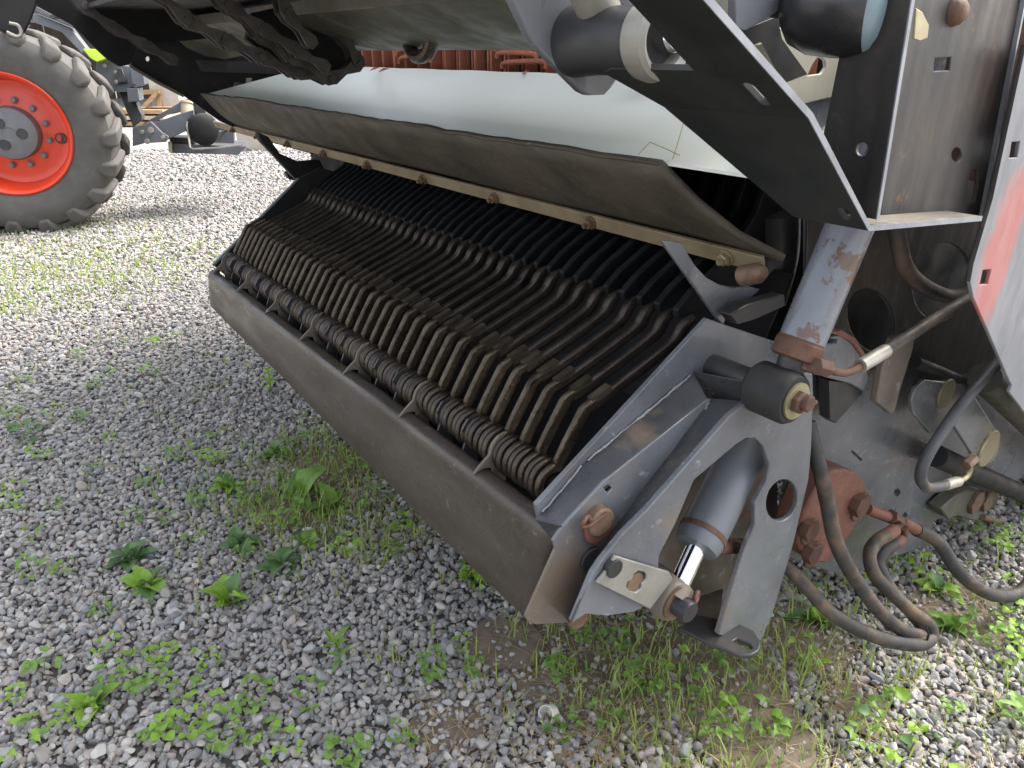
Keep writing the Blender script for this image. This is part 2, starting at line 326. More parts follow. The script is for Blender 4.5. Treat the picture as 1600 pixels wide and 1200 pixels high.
# brown soil patches showing between the stones
SOIL = [(700, 1135, .06), (870, 1020, .12), (930, 1070, .13), (1010, 1030, .12), (1250, 1000, .10), (1340, 1110, .06), (1500, 960, .10), (480, 790, .12), (520, 730, .12), (1120, 1070, .13), (1180, 1150, .10), (790, 1010, .07)]
SOILP = [(PZ(x, y), r) for x, y, r in SOIL]
def soil_w(x, y):
    s = 0
    for p, r in SOILP:
        d = math.hypot(x - p.x, y - p.y) / r
        if d < 1.3: s = max(s, 1 - d * d / 1.5)
    return max(0, s + .45 * noise.noise((x * 9, y * 9, 3)) * (s > 0))
m = mat('brown_soil', (.13, .10, .075), (.23, .185, .14), (.9, 1), 0, 30, .9, 60, [((.24, .17, .10), .62, 45, .06)], spec=.2)
mb = MB()
for p, r in SOILP:
    n = 22; ring = []
    for i in range(n):
        t = 2 * PI * i / n; rr = r * (1.05 + .35 * noise.noise((p.x + math.cos(t) * 1.3, p.y + math.sin(t) * 1.3, 5)))
        ring.append((p.x + rr * math.cos(t), p.y + rr * math.sin(t), .004))
    z = .005 + .0007 * len(mb.v) / 22
    mb.add([(x, y, z) for x, y, _ in ring], [tuple(range(n))])
struct(part('soil', mb, m, None, smooth=False))

# ------------------------------------------------------------------ gravel stones (stuff, instanced on points)
def stone_mat():
    m = mat('gravel_stone', (.27, .262, .25), (.44, .43, .415), (.65, .9), 0, 40, .25, 200, spec=.35)
    n = m.node_tree.nodes; l = m.node_tree.links; p = n['Principled BSDF']
    old = p.inputs['Base Color'].links[0].from_socket
    oi = n.new('ShaderNodeObjectInfo'); r = n.new('ShaderNodeValToRGB'); r.color_ramp.interpolation = 'CONSTANT'
    cols = [(.74, .75, .78), (1.0, 1.0, .98), (.86, .87, .90), (1.08, .98, .92), (1.3, 1.28, 1.24), (.62, .62, .63), (.98, .88, .84), (.92, .92, .93), (1.15, 1.12, 1.06), (.80, .75, .72)]
    e = r.color_ramp.elements; e[0].color = (*cols[0], 1); e[0].position = 0; e[1].position = .1; e[1].color = (*cols[1], 1)
    for i in range(2, 10): q = e.new(i / 10); q.color = (*cols[i], 1)
    l.new(oi.outputs['Random'], r.inputs[0])
    mx = n.new('ShaderNodeMix'); mx.data_type = 'RGBA'; mx.blend_type = 'MULTIPLY'; mx.inputs[0].default_value = 1
    l.new(old, mx.inputs[6]); l.new(r.outputs[0], mx.inputs[7]); l.new(mx.outputs[2], p.inputs['Base Color'])
    return m
SM = stone_mat()
stones = bpy.data.collections.new('stone_shapes')
for k in range(8):
    bm = bmesh.new(); bmesh.ops.create_icosphere(bm, subdivisions=2, radius=1)
    rnd = random.Random(k)
    planes = [(Vector((rnd.gauss(0, 1), rnd.gauss(0, 1), rnd.gauss(0, 1))).normalized(), rnd.uniform(.48, .8)) for _ in range(11)]
    for v in bm.verts:
        co = v.co.copy()
        for nrm, d in planes:
            e = co.dot(nrm) - d
            if e > 0: co -= nrm * e * .96
        v.co = co * (1 + .10 * noise.noise(co * 2 + Vector((k * 7, 0, 0))))
    me = bpy.data.meshes.new('stone'); bm.to_mesh(me); bm.free(); me.materials.append(SM); me.shade_smooth(); me.set_sharp_from_angle(angle=math.radians(30))
    o = bpy.data.objects.new('stone', me); stones.objects.link(o)
rg = random.Random(3)
pts = []; rots = []; scl = []
def in_view(x, y):
    d = Vector((x, y, -H)); dep = d.dot(FV) * CP + H * SP
    if dep < .3: return False
    u = d.dot(RV) / dep; v = (-H * CP - d.dot(FV) * SP * -1 * 0 + 0) / dep
    return -1.25 < u < .95
def lay(x0, x1, y0, y1, s, smin, smax, layers, cond):
    nx = int((x1 - x0) / s); ny = int((y1 - y0) / s)
    for L in range(layers):
        for i in range(nx):
            for j in range(ny):
                x = x0 + (i + rg.random() * 1.3) * s; y = y0 + (j + rg.random() * 1.3) * s
                if not cond(x, y) or not in_view(x, y): continue
                sw = soil_w(x, y)
                if rg.random() < sw * .42: continue
                r = rg.uniform(smin, smax) * (1.4 if rg.random() < .07 else (.62 if rg.random() < .2 else 1))
                if sw > .2: r *= .75
                pts.append((x, y, r * (.25 + .75 * L * rg.random()) + .002))
                rots.append((rg.gauss(0, .5), rg.gauss(0, .5), rg.random() * 6.283))
                scl.append((r * rg.uniform(.9, 1.35), r * rg.uniform(.75, 1.05), r * rg.uniform(.5, .8)))
dist = lambda x, y: x * FV.x + y * FV.y
lay(-2.3, 3.2, -.6, 3.4, .0155, .0058, .0108, 3, lambda x, y: .25 < dist(x, y) < 2.35)
lay(-2.6, 4.0, .5, 5.6, .0190, .0072, .0125, 2, lambda x, y: 2.35 <= dist(x, y) < 4.2)
lay(-2.6, 4.6, 2.8, 9.0, .029, .0105, .0165, 2, lambda x, y: 4.2 <= dist(x, y) < 7.0)
lay(-2.6, 5.0, 5.0, 12, .044, .014, .023, 2, lambda x, y: 7.0 <= dist(x, y) < 9.5)
me = bpy.data.meshes.new('gravel'); me.from_pydata(pts, [], [])
for nm, data in (('rot', rots), ('scl', scl)):
    at = me.attributes.new(nm, 'FLOAT_VECTOR', 'POINT'); at.data.foreach_set('vector', [c for q in data for c in q])
gr = link('gravel', me); struct(gr, 'stuff'); gr['label'] = 'loose grey and mauve gravel covering the yard'; gr['category'] = 'gravel'
ng = bpy.data.node_groups.new('scatter', 'GeometryNodeTree')
ng.interface.new_socket('Geometry', in_out='INPUT', socket_type='NodeSocketGeometry'); ng.interface.new_socket('Geometry', in_out='OUTPUT', socket_type='NodeSocketGeometry')
gi = ng.nodes.new('NodeGroupInput'); go = ng.nodes.new('NodeGroupOutput'); iop = ng.nodes.new('GeometryNodeInstanceOnPoints')
ci = ng.nodes.new('GeometryNodeCollectionInfo'); ci.inputs['Collection'].default_value = stones; ci.inputs['Separate Children'].default_value = True; ci.inputs['Reset Children'].default_value = True
ra = ng.nodes.new('GeometryNodeInputNamedAttribute'); ra.data_type = 'FLOAT_VECTOR'; ra.inputs[0].default_value = 'rot'
sa = ng.nodes.new('GeometryNodeInputNamedAttribute'); sa.data_type = 'FLOAT_VECTOR'; sa.inputs[0].default_value = 'scl'
e2r = ng.nodes.new('FunctionNodeEulerToRotation')
L = ng.links.new
L(gi.outputs[0], iop.inputs['Points']); L(ci.outputs[0], iop.inputs['Instance']); iop.inputs['Pick Instance'].default_value = True
L(ra.outputs['Attribute'], e2r.inputs[0]); L(e2r.outputs[0], iop.inputs['Rotation']); L(sa.outputs['Attribute'], iop.inputs['Scale']); L(iop.outputs[0], go.inputs[0])
gm = gr.modifiers.new('scatter', 'NODES'); gm.node_group = ng
print('stones', len(pts))

# ================================================================== THE FARM MACHINE
root = thing('farm_machine', 'dark grey farm machine seen from behind, rack of brown iron knife arms folded down', 'farm machine', (1.4, 1.6, 0))
class _R: pass
def P_(o):          # keep world coordinates for parts although the root stands at its base
    o.matrix_parent_inverse = root.matrix_world.inverted() if False else Matrix.Translation((-1.4, -1.6, 0)); return o
_link = link
def link(name, me, parent=None, label=None, loc=None):
    o = _link(name, me, parent, label, loc)
    if parent is root: P_(o)
    return o

A_N, A_F = .580, 2.20      # near and far end of the knife rack
# ---- trough with rounded lip (loft between a near and a far profile)
prof_n = [(.497, .432), (.488, .402), (.474, .392), (.469, .400), (.471, .45), (.475, .51), (.4775, .540), (.4785, .548), (.4815, .5535), (.4865, .5565), (.4925, .557), (.503, .5555), (.509, .5535), (.5105, .551)]
def far_prof(p):
    b, c = p
    t = (c - .392) / (.557 - .392)
    return (b * 1.0 - .004 + .006, .428 + t * (.527 - .428) if t > 0 else .428 + (c - .392))
mb = MB(); NS = 46; K = len(prof_n)
rows = []
for i in range(NS + 1):
    t = i / NS; row = []
    for (b, c) in prof_n:
        fb, fc = far_prof((b, c))
        y_n = A_N + .055 * min(1.0, (.557 - c) / .165) * (1 if b < .508 else 0); y = y_n + (A_F - y_n) * t
        wob = .0016 * noise.noise((b * 8, y * 5, c * 9)) + .0008 * noise.noise((b * 30, y * 22, c * 30))
        ends = .012 * max(0, (t - .985) / .015) + .004 * max(0, (.02 - t) / .02)
        row.append(Vector((b + (fb - b) * t + wob + ends, y, c + (fc - c) * t + wob * .6)))
    rows.append(row)
for i in range(NS):
    mb.quadstrip(rows[i], rows[i + 1])
tr = part('knife_trough', mb, 'trough', root, 'dusty brown steel trough with rounded lip along the knife rack', ang=60)
so = tr.modifiers.new('th', 'SOLIDIFY'); so.thickness = .004; so.offset = -1
tlip = lambda t: (Vector((.482, 0, .548)) * (1 - t) + Vector((.485, 0, .522)) * t)
# pan closing the rack from below
mb = MB(); mb.quadstrip([(.484, .63, .415), (.60, .63, .45), (.84, .63, .56), (.96, .63, .80)], [(.488, A_F, .44), (.60, A_F, .46), (.84, A_F, .55), (.96, A_F, .80)], (.004, 0, -.003))
part('rack_floor', mb, 'blackbody', root)
# ---- forty knife arms with their coil springs
NA = 40; SPC = .0385; Y0 = .662
CX, CZ = .538, .572
pth = []
for k in range(13):
    a = math.radians(-75 - k * 17.5)
    pth.append((CX + .0235 * math.cos(a), 0, CZ + .0235 * math.sin(a)))
pth += [(.5475, 0, .602), (.5535, 0, .612), (.5585, 0, .6205), (.572, 0, .6415), (.5865, 0, .664), (.5905, 0, .6685), (.597, 0, .6715), (.606, 0, .6745)]
rad = [(.0062, .0052)] * 11 + [(.0075, .0055), (.0085, .0052), (.0100, .0052), (.0105, .0050), (.0105, .0050), (.0105, .0050), (.0105, .0050), (.0098, .005), (.0085, .0055), (.008, .005)]
mb = MB(); mb.tube(pth, rad, 12, sq=.5, ref=(1, 0, 1)); me_arm = mb.mesh('knife_arm', M['arm'], ang=50)
mb = MB(); pu = [(.600, 0, .669), (.64, 0, .6835), (.69, 0, .7015), (.738, 0, .7205), (.752, 0, .727), (.7605, 0, .7345), (.765, 0, .744), (.772, 0, .751), (.786, 0, .757)]
mb.tube(pu, [(.0085, .005), (.0085, .005), (.0085, .005), (.0085, .0053), (.0105, .006), (.0115, .007), (.0105, .007), (.009, .0065), (.006, .005)], 12, sq=.4, ref=(0, 0, 1)); me_up = mb.mesh('upper_lever', M['arm_up'], ang=50)
mb = MB(); q = Vector((.6155, .0012, .6835)); mb.box(q, (.034, .0110, .009), Matrix.Rotation(math.radians(-20), 3, 'Y')); me_clip = mb.mesh('clip', M['clip'], False)
mb = MB()
for (yy, rr, a0, a1) in ((.0125, .0262, -95, -318), (.0245, .0245, -95, -300)):
    arc = [(CX + rr * math.cos(math.radians(a0 + (a1 - a0) * k / 22)), yy + .003 * (k / 22), CZ + rr * math.sin(math.radians(a0 + (a1 - a0) * k / 22))) for k in range(23)]
    mb.tube(arc, .0047, 8)
me_spr = mb.mesh('coil_spring', M['arm_up'], ang=60)
mb = MB(); fin2 = [(.772, .766), (.775, .753), (.788, .752), (.84, .762), (1.0, .80), (1.0, 1.0), (.955, .98), (.925, .89), (.872, .827), (.80, .788)]
mb.poly([(b, 0, c) for b, c in fin2], (0, .012, 0)); me_fin = mb.mesh('knife_blade', M['fin'], False)
rj = random.Random(11)
for i in range(NA):
    y = Y0 + SPC * i; t = i / (NA - 1)
    off = Vector((.020 * t, y, -.026 * t))
    a = link('knife_arm', me_arm, root, None, off + Vector((0, rj.uniform(-.0012, .0012), rj.uniform(-.002, .002))))
    link('upper_lever', me_up, a, None, (.024 * t, .0, -.004 * t)); link('clip', me_clip, a)
    s = link('coil_spring', me_spr, a)
    link('knife_blade', me_fin, root, None, off + Vector((.03 * t, .017, -.014 * t)))
for o in C.objects:
    if o.name.startswith(('knife_arm', 'knife_blade')) and o.parent is root:
        b = o.modifiers.new('bevel', 'BEVEL') if o.name.startswith('knife_blade') else None
        if b: b.width = .0025; b.segments = 2; b.limit_method = 'ANGLE'
mb = MB(); mb.tube([(CX, .62, CZ), (CX + .02, A_F, CZ - .026)], .015, 16); part('pivot_shaft', mb, 'arm_up', root)
# ---- divider plates between trough lip and springs
dv_s = [(.508, .548), (.516, .566), (.509, .585), (.520, .600), (.538, .6035), (.531, .598), (.520, .586), (.517, .572), (.523, .556), (.535, .545), (.535, .50), (.511, .50)]
dv_l = [(.4795, .5535), (.490, .563), (.507, .576), (.513, .592), (.524, .6025), (.538, .6045), (.528, .596), (.519, .582), (.517, .57), (.523, .556), (.535, .545), (.535, .50), (.5125, .50), (.5120, .555), (.495, .5595)]
mb = MB(); mb.poly([(b, 0, c) for b, c in dv_s], (0, .004, 0)); me_ds = mb.mesh('divider_plate', M['grey_dark'], False)
mb = MB(); mb.poly([(b, 0, c) for b, c in dv_l], (0, .005, 0)); me_dl = mb.mesh('divider_plate', M['grey_dusty'], False)
for i in range(1, 20):
    t = i / 20; y = Y0 + SPC * (2 * i) + .030
    if y < A_F - .02: link('divider_plate', me_dl if i % 3 == 1 else me_ds, tr, None, None).matrix_local = Matrix.Translation((.012 * t, y, -.026 * t))

# ---- near end of the rack: stepped plates
aA, aF, aB = .612, .572, .530
EP = plate('end_plate', [(838, 790), (1106, 498), (1218, 536), (1232, 640), (1090, 645), (905, 800), (848, 832)], aA, .008, 'grey', root, label='pale grey end plate of the knife rack')
w1 = [(1084, 582), (996, 655), (911, 725), (838, 812)]; rd = [(1106, 624), (1028, 685), (945, 751), (880, 822)]
def lerp_px(l, n=12):
    out = []
    for i in range(len(l) - 1):
        for k in range(n): out.append((l[i][0] + (l[i + 1][0] - l[i][0]) * k / n, l[i][1] + (l[i + 1][1] - l[i][1]) * k / n))
    return out + [l[-1]]
mb = MB(); mb.quadstrip(PL(w1, aA - .0005), PL(rd, aF + .0004), (0, .004, 0)); mb.quadstrip(PL([(838, 812), (862, 843)], aA - .004), PL([(880, 822), (866, 846)], aF), (0, .004, 0))
part('brace_flank', mb, 'flank', EP, bevel=.001)
l2 = [(1112, 624), (1057, 699), (1031, 736), (970, 813), (940, 860), (924, 879), (912, 930), (890, 973)]
sqh = [(943, 762), (950, 757), (957, 763), (950, 771)]
BR = plate('brace_face', rd + [(864, 845), (868, 858), (821, 964), (826, 972), (838, 976)] + l2[::-1], aF, .005, stain_mat('stained_grey_paint', PA(862, 925, .572), (8, 0, 7), (.125, .095, .068)), EP, [sqh])
l3 = [(1168, 628), (1140, 650), (1076, 723), (1012, 796), (971, 837), (940, 876), (926, 897), (894, 972)]
l2b = [(1114, 624), (1100, 640), (1050, 708), (990, 786), (960, 828), (936, 866), (924, 880), (890, 973)]
mb = MB(); mb.quadstrip(PL(l2b, aF - .0004), PL(l3, aB + .0004), (0, .004, 0)); mb.quadstrip(PL([(1086, 581), (1108, 624), (1116, 626)], aA - .006), PL([(1172, 598), (1170, 612), (1169, 628)], aB + .002), (0, .004, 0))
part('brace_flank', mb, 'flank', EP, bevel=.001)
def weld(px, a, r=.0022, n=7):
    P3 = smoothpath(PL(px, a), 4)
    pts2 = []; rs = []
    for i in range(len(P3) - 1):
        for k in range(n):
            q = P3[i].lerp(P3[i + 1], k / n)
            pts2.append(q + Vector((noise.noise(q * 90), noise.noise(q * 70), noise.noise(q * 80))) * .0016); rs.append(r * (.75 + .5 * abs(noise.noise(q * 160)) + .35 * noise.noise(q * 40)))
    mb = MB(); mb.tube(pts2, rs, 7); part('weld_seam', mb, 'weld', EP, ang=70)
weld([(1078, 587), (1000, 652), (915, 722)], aA - .002); weld([(909, 728), (845, 803)], aA - .002, .0024)
weld([(1060, 696), (1034, 732)], aF - .001, .0028); weld([(1003, 770), (970, 813)], aF - .001, .0032); weld([(1108, 628), (1096, 650)], aF - .001, .0022)
# outer plate with the cut-out
outB = [(1168, 628), (1185, 598), (1215, 575), (1270, 584), (1271, 615), (1268, 700), (1264, 748), (1240, 850), (1207, 960), (1190, 1000), (1122, 992), (1142, 925), (1164, 858), (1180, 820), (1179, 787), (1190, 768), (1198, 752), (1202, 725), (1192, 697), (1180, 685), (1166, 685), (1150, 695), (1085, 750), (1056, 818), (1030, 868), (1029, 890), (1012, 946), (990, 957), (949, 963), (915, 960), (894, 974)] + l3[::-1][1:-1]
PBt = plate('outer_plate', outB, aB, .009, 'grey', root, [ell(1222, 782, 24, 33, 14)], 'grey outer plate with oval hole and tall cut-out beside the knife rack', bevel=.0018)
plate('cavity_plate', [(1020, 790), (1180, 660), (1215, 700), (1215, 800), (1200, 960), (1120, 985), (1060, 965), (1010, 930)], .645, .006, 'grey_dusty', root)
disc_px('rust_disc', 1172, 768, 30, .618, .645, 'bolt_rust', root)
zb = PA(1120, 998, aB).z
fl = [(1064, 982), (1082, 958), (1150, 972), (1178, 985), (1189, 1003), (1186, 1016), (1175, 1023), (1158, 1024), (1110, 1005)]
mb = MB(); mb.poly([PZ(x, y, zb) for x, y in fl], (0, 0, -.008), [[PZ(x, y, zb) for x, y in [(1145, 1001), (1152, 997), (1172, 1006), (1176, 1013), (1168, 1014)]]])
part('bottom_flange', mb, 'grey_dark', PBt, bevel=.002)
mb = MB(); mb.quadstrip([PA(1062, 975, .60), PA(1122, 988, aB + .012)], [PA(1070, 940, .64), PA(1130, 920, .64)], (0, .003, -.002)); part('dusty_shelf', mb, 'grey_dusty', PBt)
disc_px('end_tab', 906, 968, 13, aF - .004, aF + .004, 'bolt_rust', EP)
disc_px('washer', 926, 876, 15, aF - .006, aF, 'grey_dark', EP)
plate('slotted_tab', [(962, 869), (1046, 894), (1052, 905), (1016, 952), (933, 911), (950, 890)], aB - .007, .005, 'zinc_dull', PBt, [[(1005, 893), (1010, 897), (1010, 906), (1003, 912), (1002, 920), (994, 926), (984, 924), (979, 917), (981, 909), (988, 905), (991, 897), (998, 892)]], 'cream zinc tab with a keyhole slot')
disc_px('bolt', 993, 911, 12, aB - .004, aB, 'bolt_rust', PBt); disc_px('bolt', 962, 890, 11, aB - .01, aB, 'grey_dark', PBt)
# pin through the brace
mb = MB(); p = PA(934, 820, aF - .001); r = .0245; mb.lathe([(.013, 0), (r, 0), (r, -.005), (r * .8, -.007), (.013, -.007)], p, (0, 1, 0), 28, True); PN = part('pin_washer', mb, 'rust_red', BR, bevel=.0008)
disc_px('pin', 942, 818, 18, aF - .014, aF + .02, 'bolt_rust', BR, bevel=.003)
mb = MB(); q = PA(916, 816, aF - .012); mb.tube([q + Vector((.007 * math.cos(t), .002 * math.sin(2 * t), .007 * math.sin(t))) for t in [i * .35 for i in range(16)]] + [q + Vector((.03, 0, 0))], .0028, 8); part('split_pin', mb, 'rust', BR)
# boss tube and big eye
p0 = PA(1112, 573, aA); mb = MB(); mb.tube([(p0.x, aA + .002, p0.z), (p0.x, .53, p0.z)], .0185, 22); part('boss_tube', mb, 'grey_dark', EP, bevel=.001)
pe = Vector((p0.x, 0, p0.z))
mb = MB(); mb.lathe([(.014, .538), (.030, .539), (.0345, .534), (.0345, .484), (.031, .478), (.014, .478)], pe, (0, 1, 0), 36, True); EY = part('cylinder_eye', mb, 'rubber', root)
mb = MB(); mb.lathe([(.010, 0), (.0245, 0), (.0245, -.0035), (.010, -.0035)], pe + Vector((0, .4775, 0)), (0, 1, 0), 28, True); part('washer', mb, 'zinc', EY)
mb = MB(); mb.lathe([(.0, .49), (.0155, .49), (.0155, .468), (.013, .465), (0, .465)], pe, (0, 1, 0), 6); part('nut', mb, 'rust', EY, bevel=.001)
mb = MB(); mb.lathe([(0, .47), (.011, .47), (.011, .459), (.009, .457), (0, .457)], pe + Vector((.003, 0, .001)), (0, 1, 0), 20); part('pin', mb, 'rust', EY)
mb = MB(); mb.tube([pe + Vector((.005, .462, -.001)), pe + Vector((.019, .461, -.001))], .0032, 8); part('split_pin', mb, 'rust', EY)
# ---- small hydraulic cylinder in the cut-out
s_t = PA(1172, 690, .60); s_b = PA(1087, 856, .555); dS = (s_b - s_t).normalized(); LS = (s_b - s_t).length
mb = MB(); mb.lathe([(0, -.03), (.026, -.03), (.033, -.015), (.034, 0), (.034, LS - .012), (.031, LS), (.016, LS + .001), (0, LS + .001)], s_t, dS, 40); SC = part('small_cylinder', mb, 'cyl_small', root, 'dusty grey small hydraulic cylinder inside the cut-out')
mb = MB(); mb.lathe([(.033, LS - .028), (.0352, LS - .028), (.0352, LS - .020), (.033, LS - .020)], s_t, dS, 40, True); part('rust_ring', mb, 'rust', SC)
s_e = PA(1056, 925, .54)
mb = MB(); mb.tube([s_b - dS * .01, s_e], .0150, 28); part('piston_rod', mb, 'chrome', SC, 'bright chrome piston rod')
mb = MB(); e_ = PA(1052, 938, .535); mb.lathe([(.012, .585), (.029, .585), (.032, .58), (.032, .535), (.029, .530), (.012, .530)], (e_.x, 0, e_.z), (0, 1, 0), 32, True); SE = part('rod_eye', mb, 'grey_dusty', SC)
mb = MB(); mb.tube([s_e - dS * .012, s_e + dS * .012], [.021, .027], 24); part('rod_collar', mb, 'grey_dusty', SC)
mb = MB(); mb.lathe([(.010, .530), (.026, .530), (.026, .526), (.010, .526)], (e_.x, 0, e_.z), (0, 1, 0), 28, True); part('washer', mb, 'bolt_rust', SE)
mb = MB(); mb.lathe([(0, .60), (.0165, .60), (.0165, .506), (.0145, .503), (0, .503)], (e_.x, 0, e_.z), (0, 1, 0), 24); part('pin', mb, 'grey_dark', SE)
mb = MB(); q = Vector((e_.x + .020, .512, e_.z + .012)); mb.tube([q + Vector((.007 * math.cos(t), .003 * math.cos(t), .007 * math.sin(t))) for t in [i * .4 for i in range(16)]], .0028, 8); part('split_pin', mb, 'rust_red', SE)
fit_ = lambda: None
mb = MB(); mb.tube([PA(1108, 853, .55), PA(1128, 853, .56), PA(1162, 853, .585)], .0125, 16); part('port_pipe', mb, 'rust', SC)
# ---- big hydraulic cylinder
cy_a = .508
c0 = PA(1229, 590, cy_a); c1 = PA(1240, 562, cy_a); c2 = PA(1252, 534, cy_a); c3 = PA(1327, 355, cy_a); dirc = (c3 - c1).normalized(); RB = .0292
mb = MB(); mb.tube([c2, c3, c3 + dirc * .22], RB, 40, sq=0); CY = part('cylinder_barrel', mb, 'cyl', root, 'chipped grey hydraulic cylinder barrel with rust patches', bevel=.001)
mb = MB(); mb.lathe([(0, 0), (RB * .9, 0), (RB * 1.07, .003), (RB * 1.07, (c2 - c1).length - .002), (RB * 1.02, (c2 - c1).length), (RB * 1.02, (c2 - c1).length + .003), (0, (c2 - c1).length + .003)], c1, dirc, 40); part('gland', mb, 'rust', CY)
mb = MB(); mb.tube([c1 - dirc * .03, c1 + dirc * .002], [.016, .02], 24); part('eye_neck', mb, 'grey_dark', CY)
# port fitting and hose
def hose(name, px, a, r, m, parent=None, n=12, sm=6, label=None):
    aa = a if isinstance(a, (list, tuple)) else [a] * len(px)
    mb = MB(); mb.tube(smoothpath([PA(x, y, q) for (x, y), q in zip(px, aa)], sm), r, n); return part(name, mb, m, parent or root, label, ang=60)
def fit(name, p, q, a, r, m, parent=None, n=16, bevel=.0008):
    aa = a if isinstance(a, (list, tuple)) else (a, a)
    mb = MB(); mb.tube([PA(*p, aa[0]), PA(*q, aa[1])], r, n); return part(name, mb, m, parent or root, None, bevel)
fit('port_boss', (1262, 566), (1276, 572), .485, .0105, 'rust_red', CY); fit('hex_nut', (1272, 571), (1292, 575), .475, .012, 'rust', CY, 6)
hose('steel_pipe', [(1290, 575), (1306, 581), (1322, 582), (1336, 577), (1346, 571)], .472, .0055, 'rust', CY)
fit('ferrule', (1344, 572), (1384, 548), (.472, .475), .0098, 'ferrule', CY)
hose('hydraulic_hose', [(1380, 550), (1410, 531), (1455, 502), (1500, 474), (1530, 455), (1560, 430)], [.475, .478, .485, .49, .495, .50], .0085, 'hose', label='dusty hydraulic hose running up from the big cylinder')
hose('hydraulic_hose', [(1396, 320), (1404, 380), (1416, 420), (1445, 448), (1485, 463), (1530, 455), (1580, 445)], .53, .0118, 'hose')
# ---- hanging flap, its clamp strip and bolts
aL, aR = .585, 2.95
ft_b, fb_b = .735, .865
def Wc(slope_at_700, b): return WL(700, VPY + 800 * slope_at_700, b)
zt = Wc(.155, ft_b); zr = Wc(.246, fb_b); zs = Wc(.263, fb_b - .004)
mb = MB(); NSF = 60; KF = 7
for side in (0,):
    rows = []
    for i in range(NSF + 1):
        t = i / NSF; y = aL + (aR - aL) * t; row = []
        for k in range(KF):
            s = k / (KF - 1)
            endcut = max(0, (.05 - t) / .05)
            s2 = s if endcut == 0 else s + (1 - s) * endcut * .96
            b = ft_b + (fb_b - ft_b) * s2; c = zt + (zr - zt) * s2
            bulge = .010 * math.sin(PI * s2)
            wv = .004 * noise.noise((y * 2.3, s2 * .7, 1)) + .0015 * noise.noise((y * 9, s2, 4)) * (1 - s2)
            row.append(Vector((b - bulge * .6 + wv, y, c - bulge + wv + (.004 * noise.noise((y * 14, 0, 9)) if k == 0 else 0))))
        rows.append(row)
for i in range(NSF): mb.quadstrip(rows[i], rows[i + 1])
FL = part('rubber_flap', mb, 'rubber_flap', root, 'dusty brown rubber flap hanging under the white sheet', ang=60)
so = FL.modifiers.new('th', 'SOLIDIFY'); so.thickness = .009; so.offset = 1
mb = MB(); mb.tube([rw[0] + Vector((.002, 0, .001)) for rw in rows[3:]], .0032, 8); part('flap_edge', mb, 'rubber_flap', FL)
mb = MB(); mb.poly([(fb_b - .022, aL + .02, zr + .004), (fb_b - .015, aL + .02, zr + .006), (fb_b - .006, aL + .02, zs), (fb_b - .013, aL + .02, zs - .002)], (0, aR - aL + .3, 0)); ST = part('clamp_strip', mb, 'strip', root, bevel=.001)
for i in range(9):
    y = .665 + .293 * i; zc = (zr + zs) / 2
    mb = MB(); o_ = Vector((fb_b - .017, y, zc)); ax = Vector((-1, 0, -.35)).normalized()
    mb.lathe([(.0, 0), (.0125, 0), (.0125, .003), (.0, .003)], o_, ax, 16); bo = part('strip_washer', mb, 'bolt_rust' if i else 'zinc', ST)
    mb = MB(); mb.lathe([(0, .002), (.0095, .002), (.0095, .011), (.0085, .012), (.0045, .012), (.0045, .019), (0, .0195)], o_, ax, 6); part('bolt', mb, 'bolt_rust' if i else 'zinc', bo)
# ---- white sheet above the flap
wb, wz = 1.04, Wc(.0337, 1.04)
lb = ft_b + .012; lz = zt + .002
mb = MB(); n = 30
A = [(lb, .56 + (2.9 - .56) * i / n, lz) for i in range(n + 1)]; B = [(wb, .53 + (2.62 - .53) * i / n, wz + .0008 * math.sin(i * 1.7)) for i in range(n + 1)]
mb.quadstrip(A, B, (0, 0, -.004)); WH = part('chute_sheet', mb, 'white_plate', root, 'pale polished metal sheet above the rubber flap')
for (x, y) in [(578, 113), (592, 115), (792, 116), (815, 119), (985, 130)]:
    mb = MB(); p = WH and PZ(x, y, wz - .006); q = PZ(x + 17, y - 5, wz - .004)
    mb.add([p + Vector((0, 0, .004)), (p + q) / 2 + Vector((.0, .008, .009)), q + Vector((0, 0, .006)), (p + q) / 2 + Vector((0, -.008, .006))], [(0, 1, 2, 3)]); o = part('rust_flake', mb, 'rust_slat', WH, smooth=False)
    o.modifiers.new('t', 'SOLIDIFY').thickness = .001
# straw lodged over the flap
for pp in ([(998, 241), (1016, 222), (1050, 237), (1112, 266)], [(1050, 252), (1060, 220), (1068, 192)]):
    mb = MB(); mb.tube([PA(x, y, .70) for x, y in pp], .0006, 5); part('grass_stalk', mb, 'straw', FL)
# ---- rusty slats behind the sheet (row along the width)
mb_b = 1.10
for i in range(46):
    y = .75 + i * .036; mb = MB(); z0 = wz - .03
    mb.box((mb_b + .015 * (i % 2), y, z0 + .11), (.03, .007, .22)); part('rusty_slat', mb, 'rust_slat', root, smooth=False)
for (x0, y0, x1, y1) in [(620, 79, 658, 76), (624, 91, 672, 88), (775, 72, 824, 71), (777, 83, 836, 85), (785, 99, 851, 97)]:
    mb = MB(); b = mb_b - .03; mb.tube(smoothpath([PB(x0, y0 + 8, b), PB(x0 + 3, y0, b), PB((x0 + x1) / 2, min(y0, y1) - 1, b), PB(x1, y1, b), PB(x1 + 2, y1 + 10, b)], 4), .006, 8); part('rusty_hook', mb, 'rust_slat', root)
mb = MB(); mb.box((mb_b + .09, 1.75, wz + .05), (.02, 2.6, .36)); part('rear_wall', mb, 'rust', root, smooth=False)
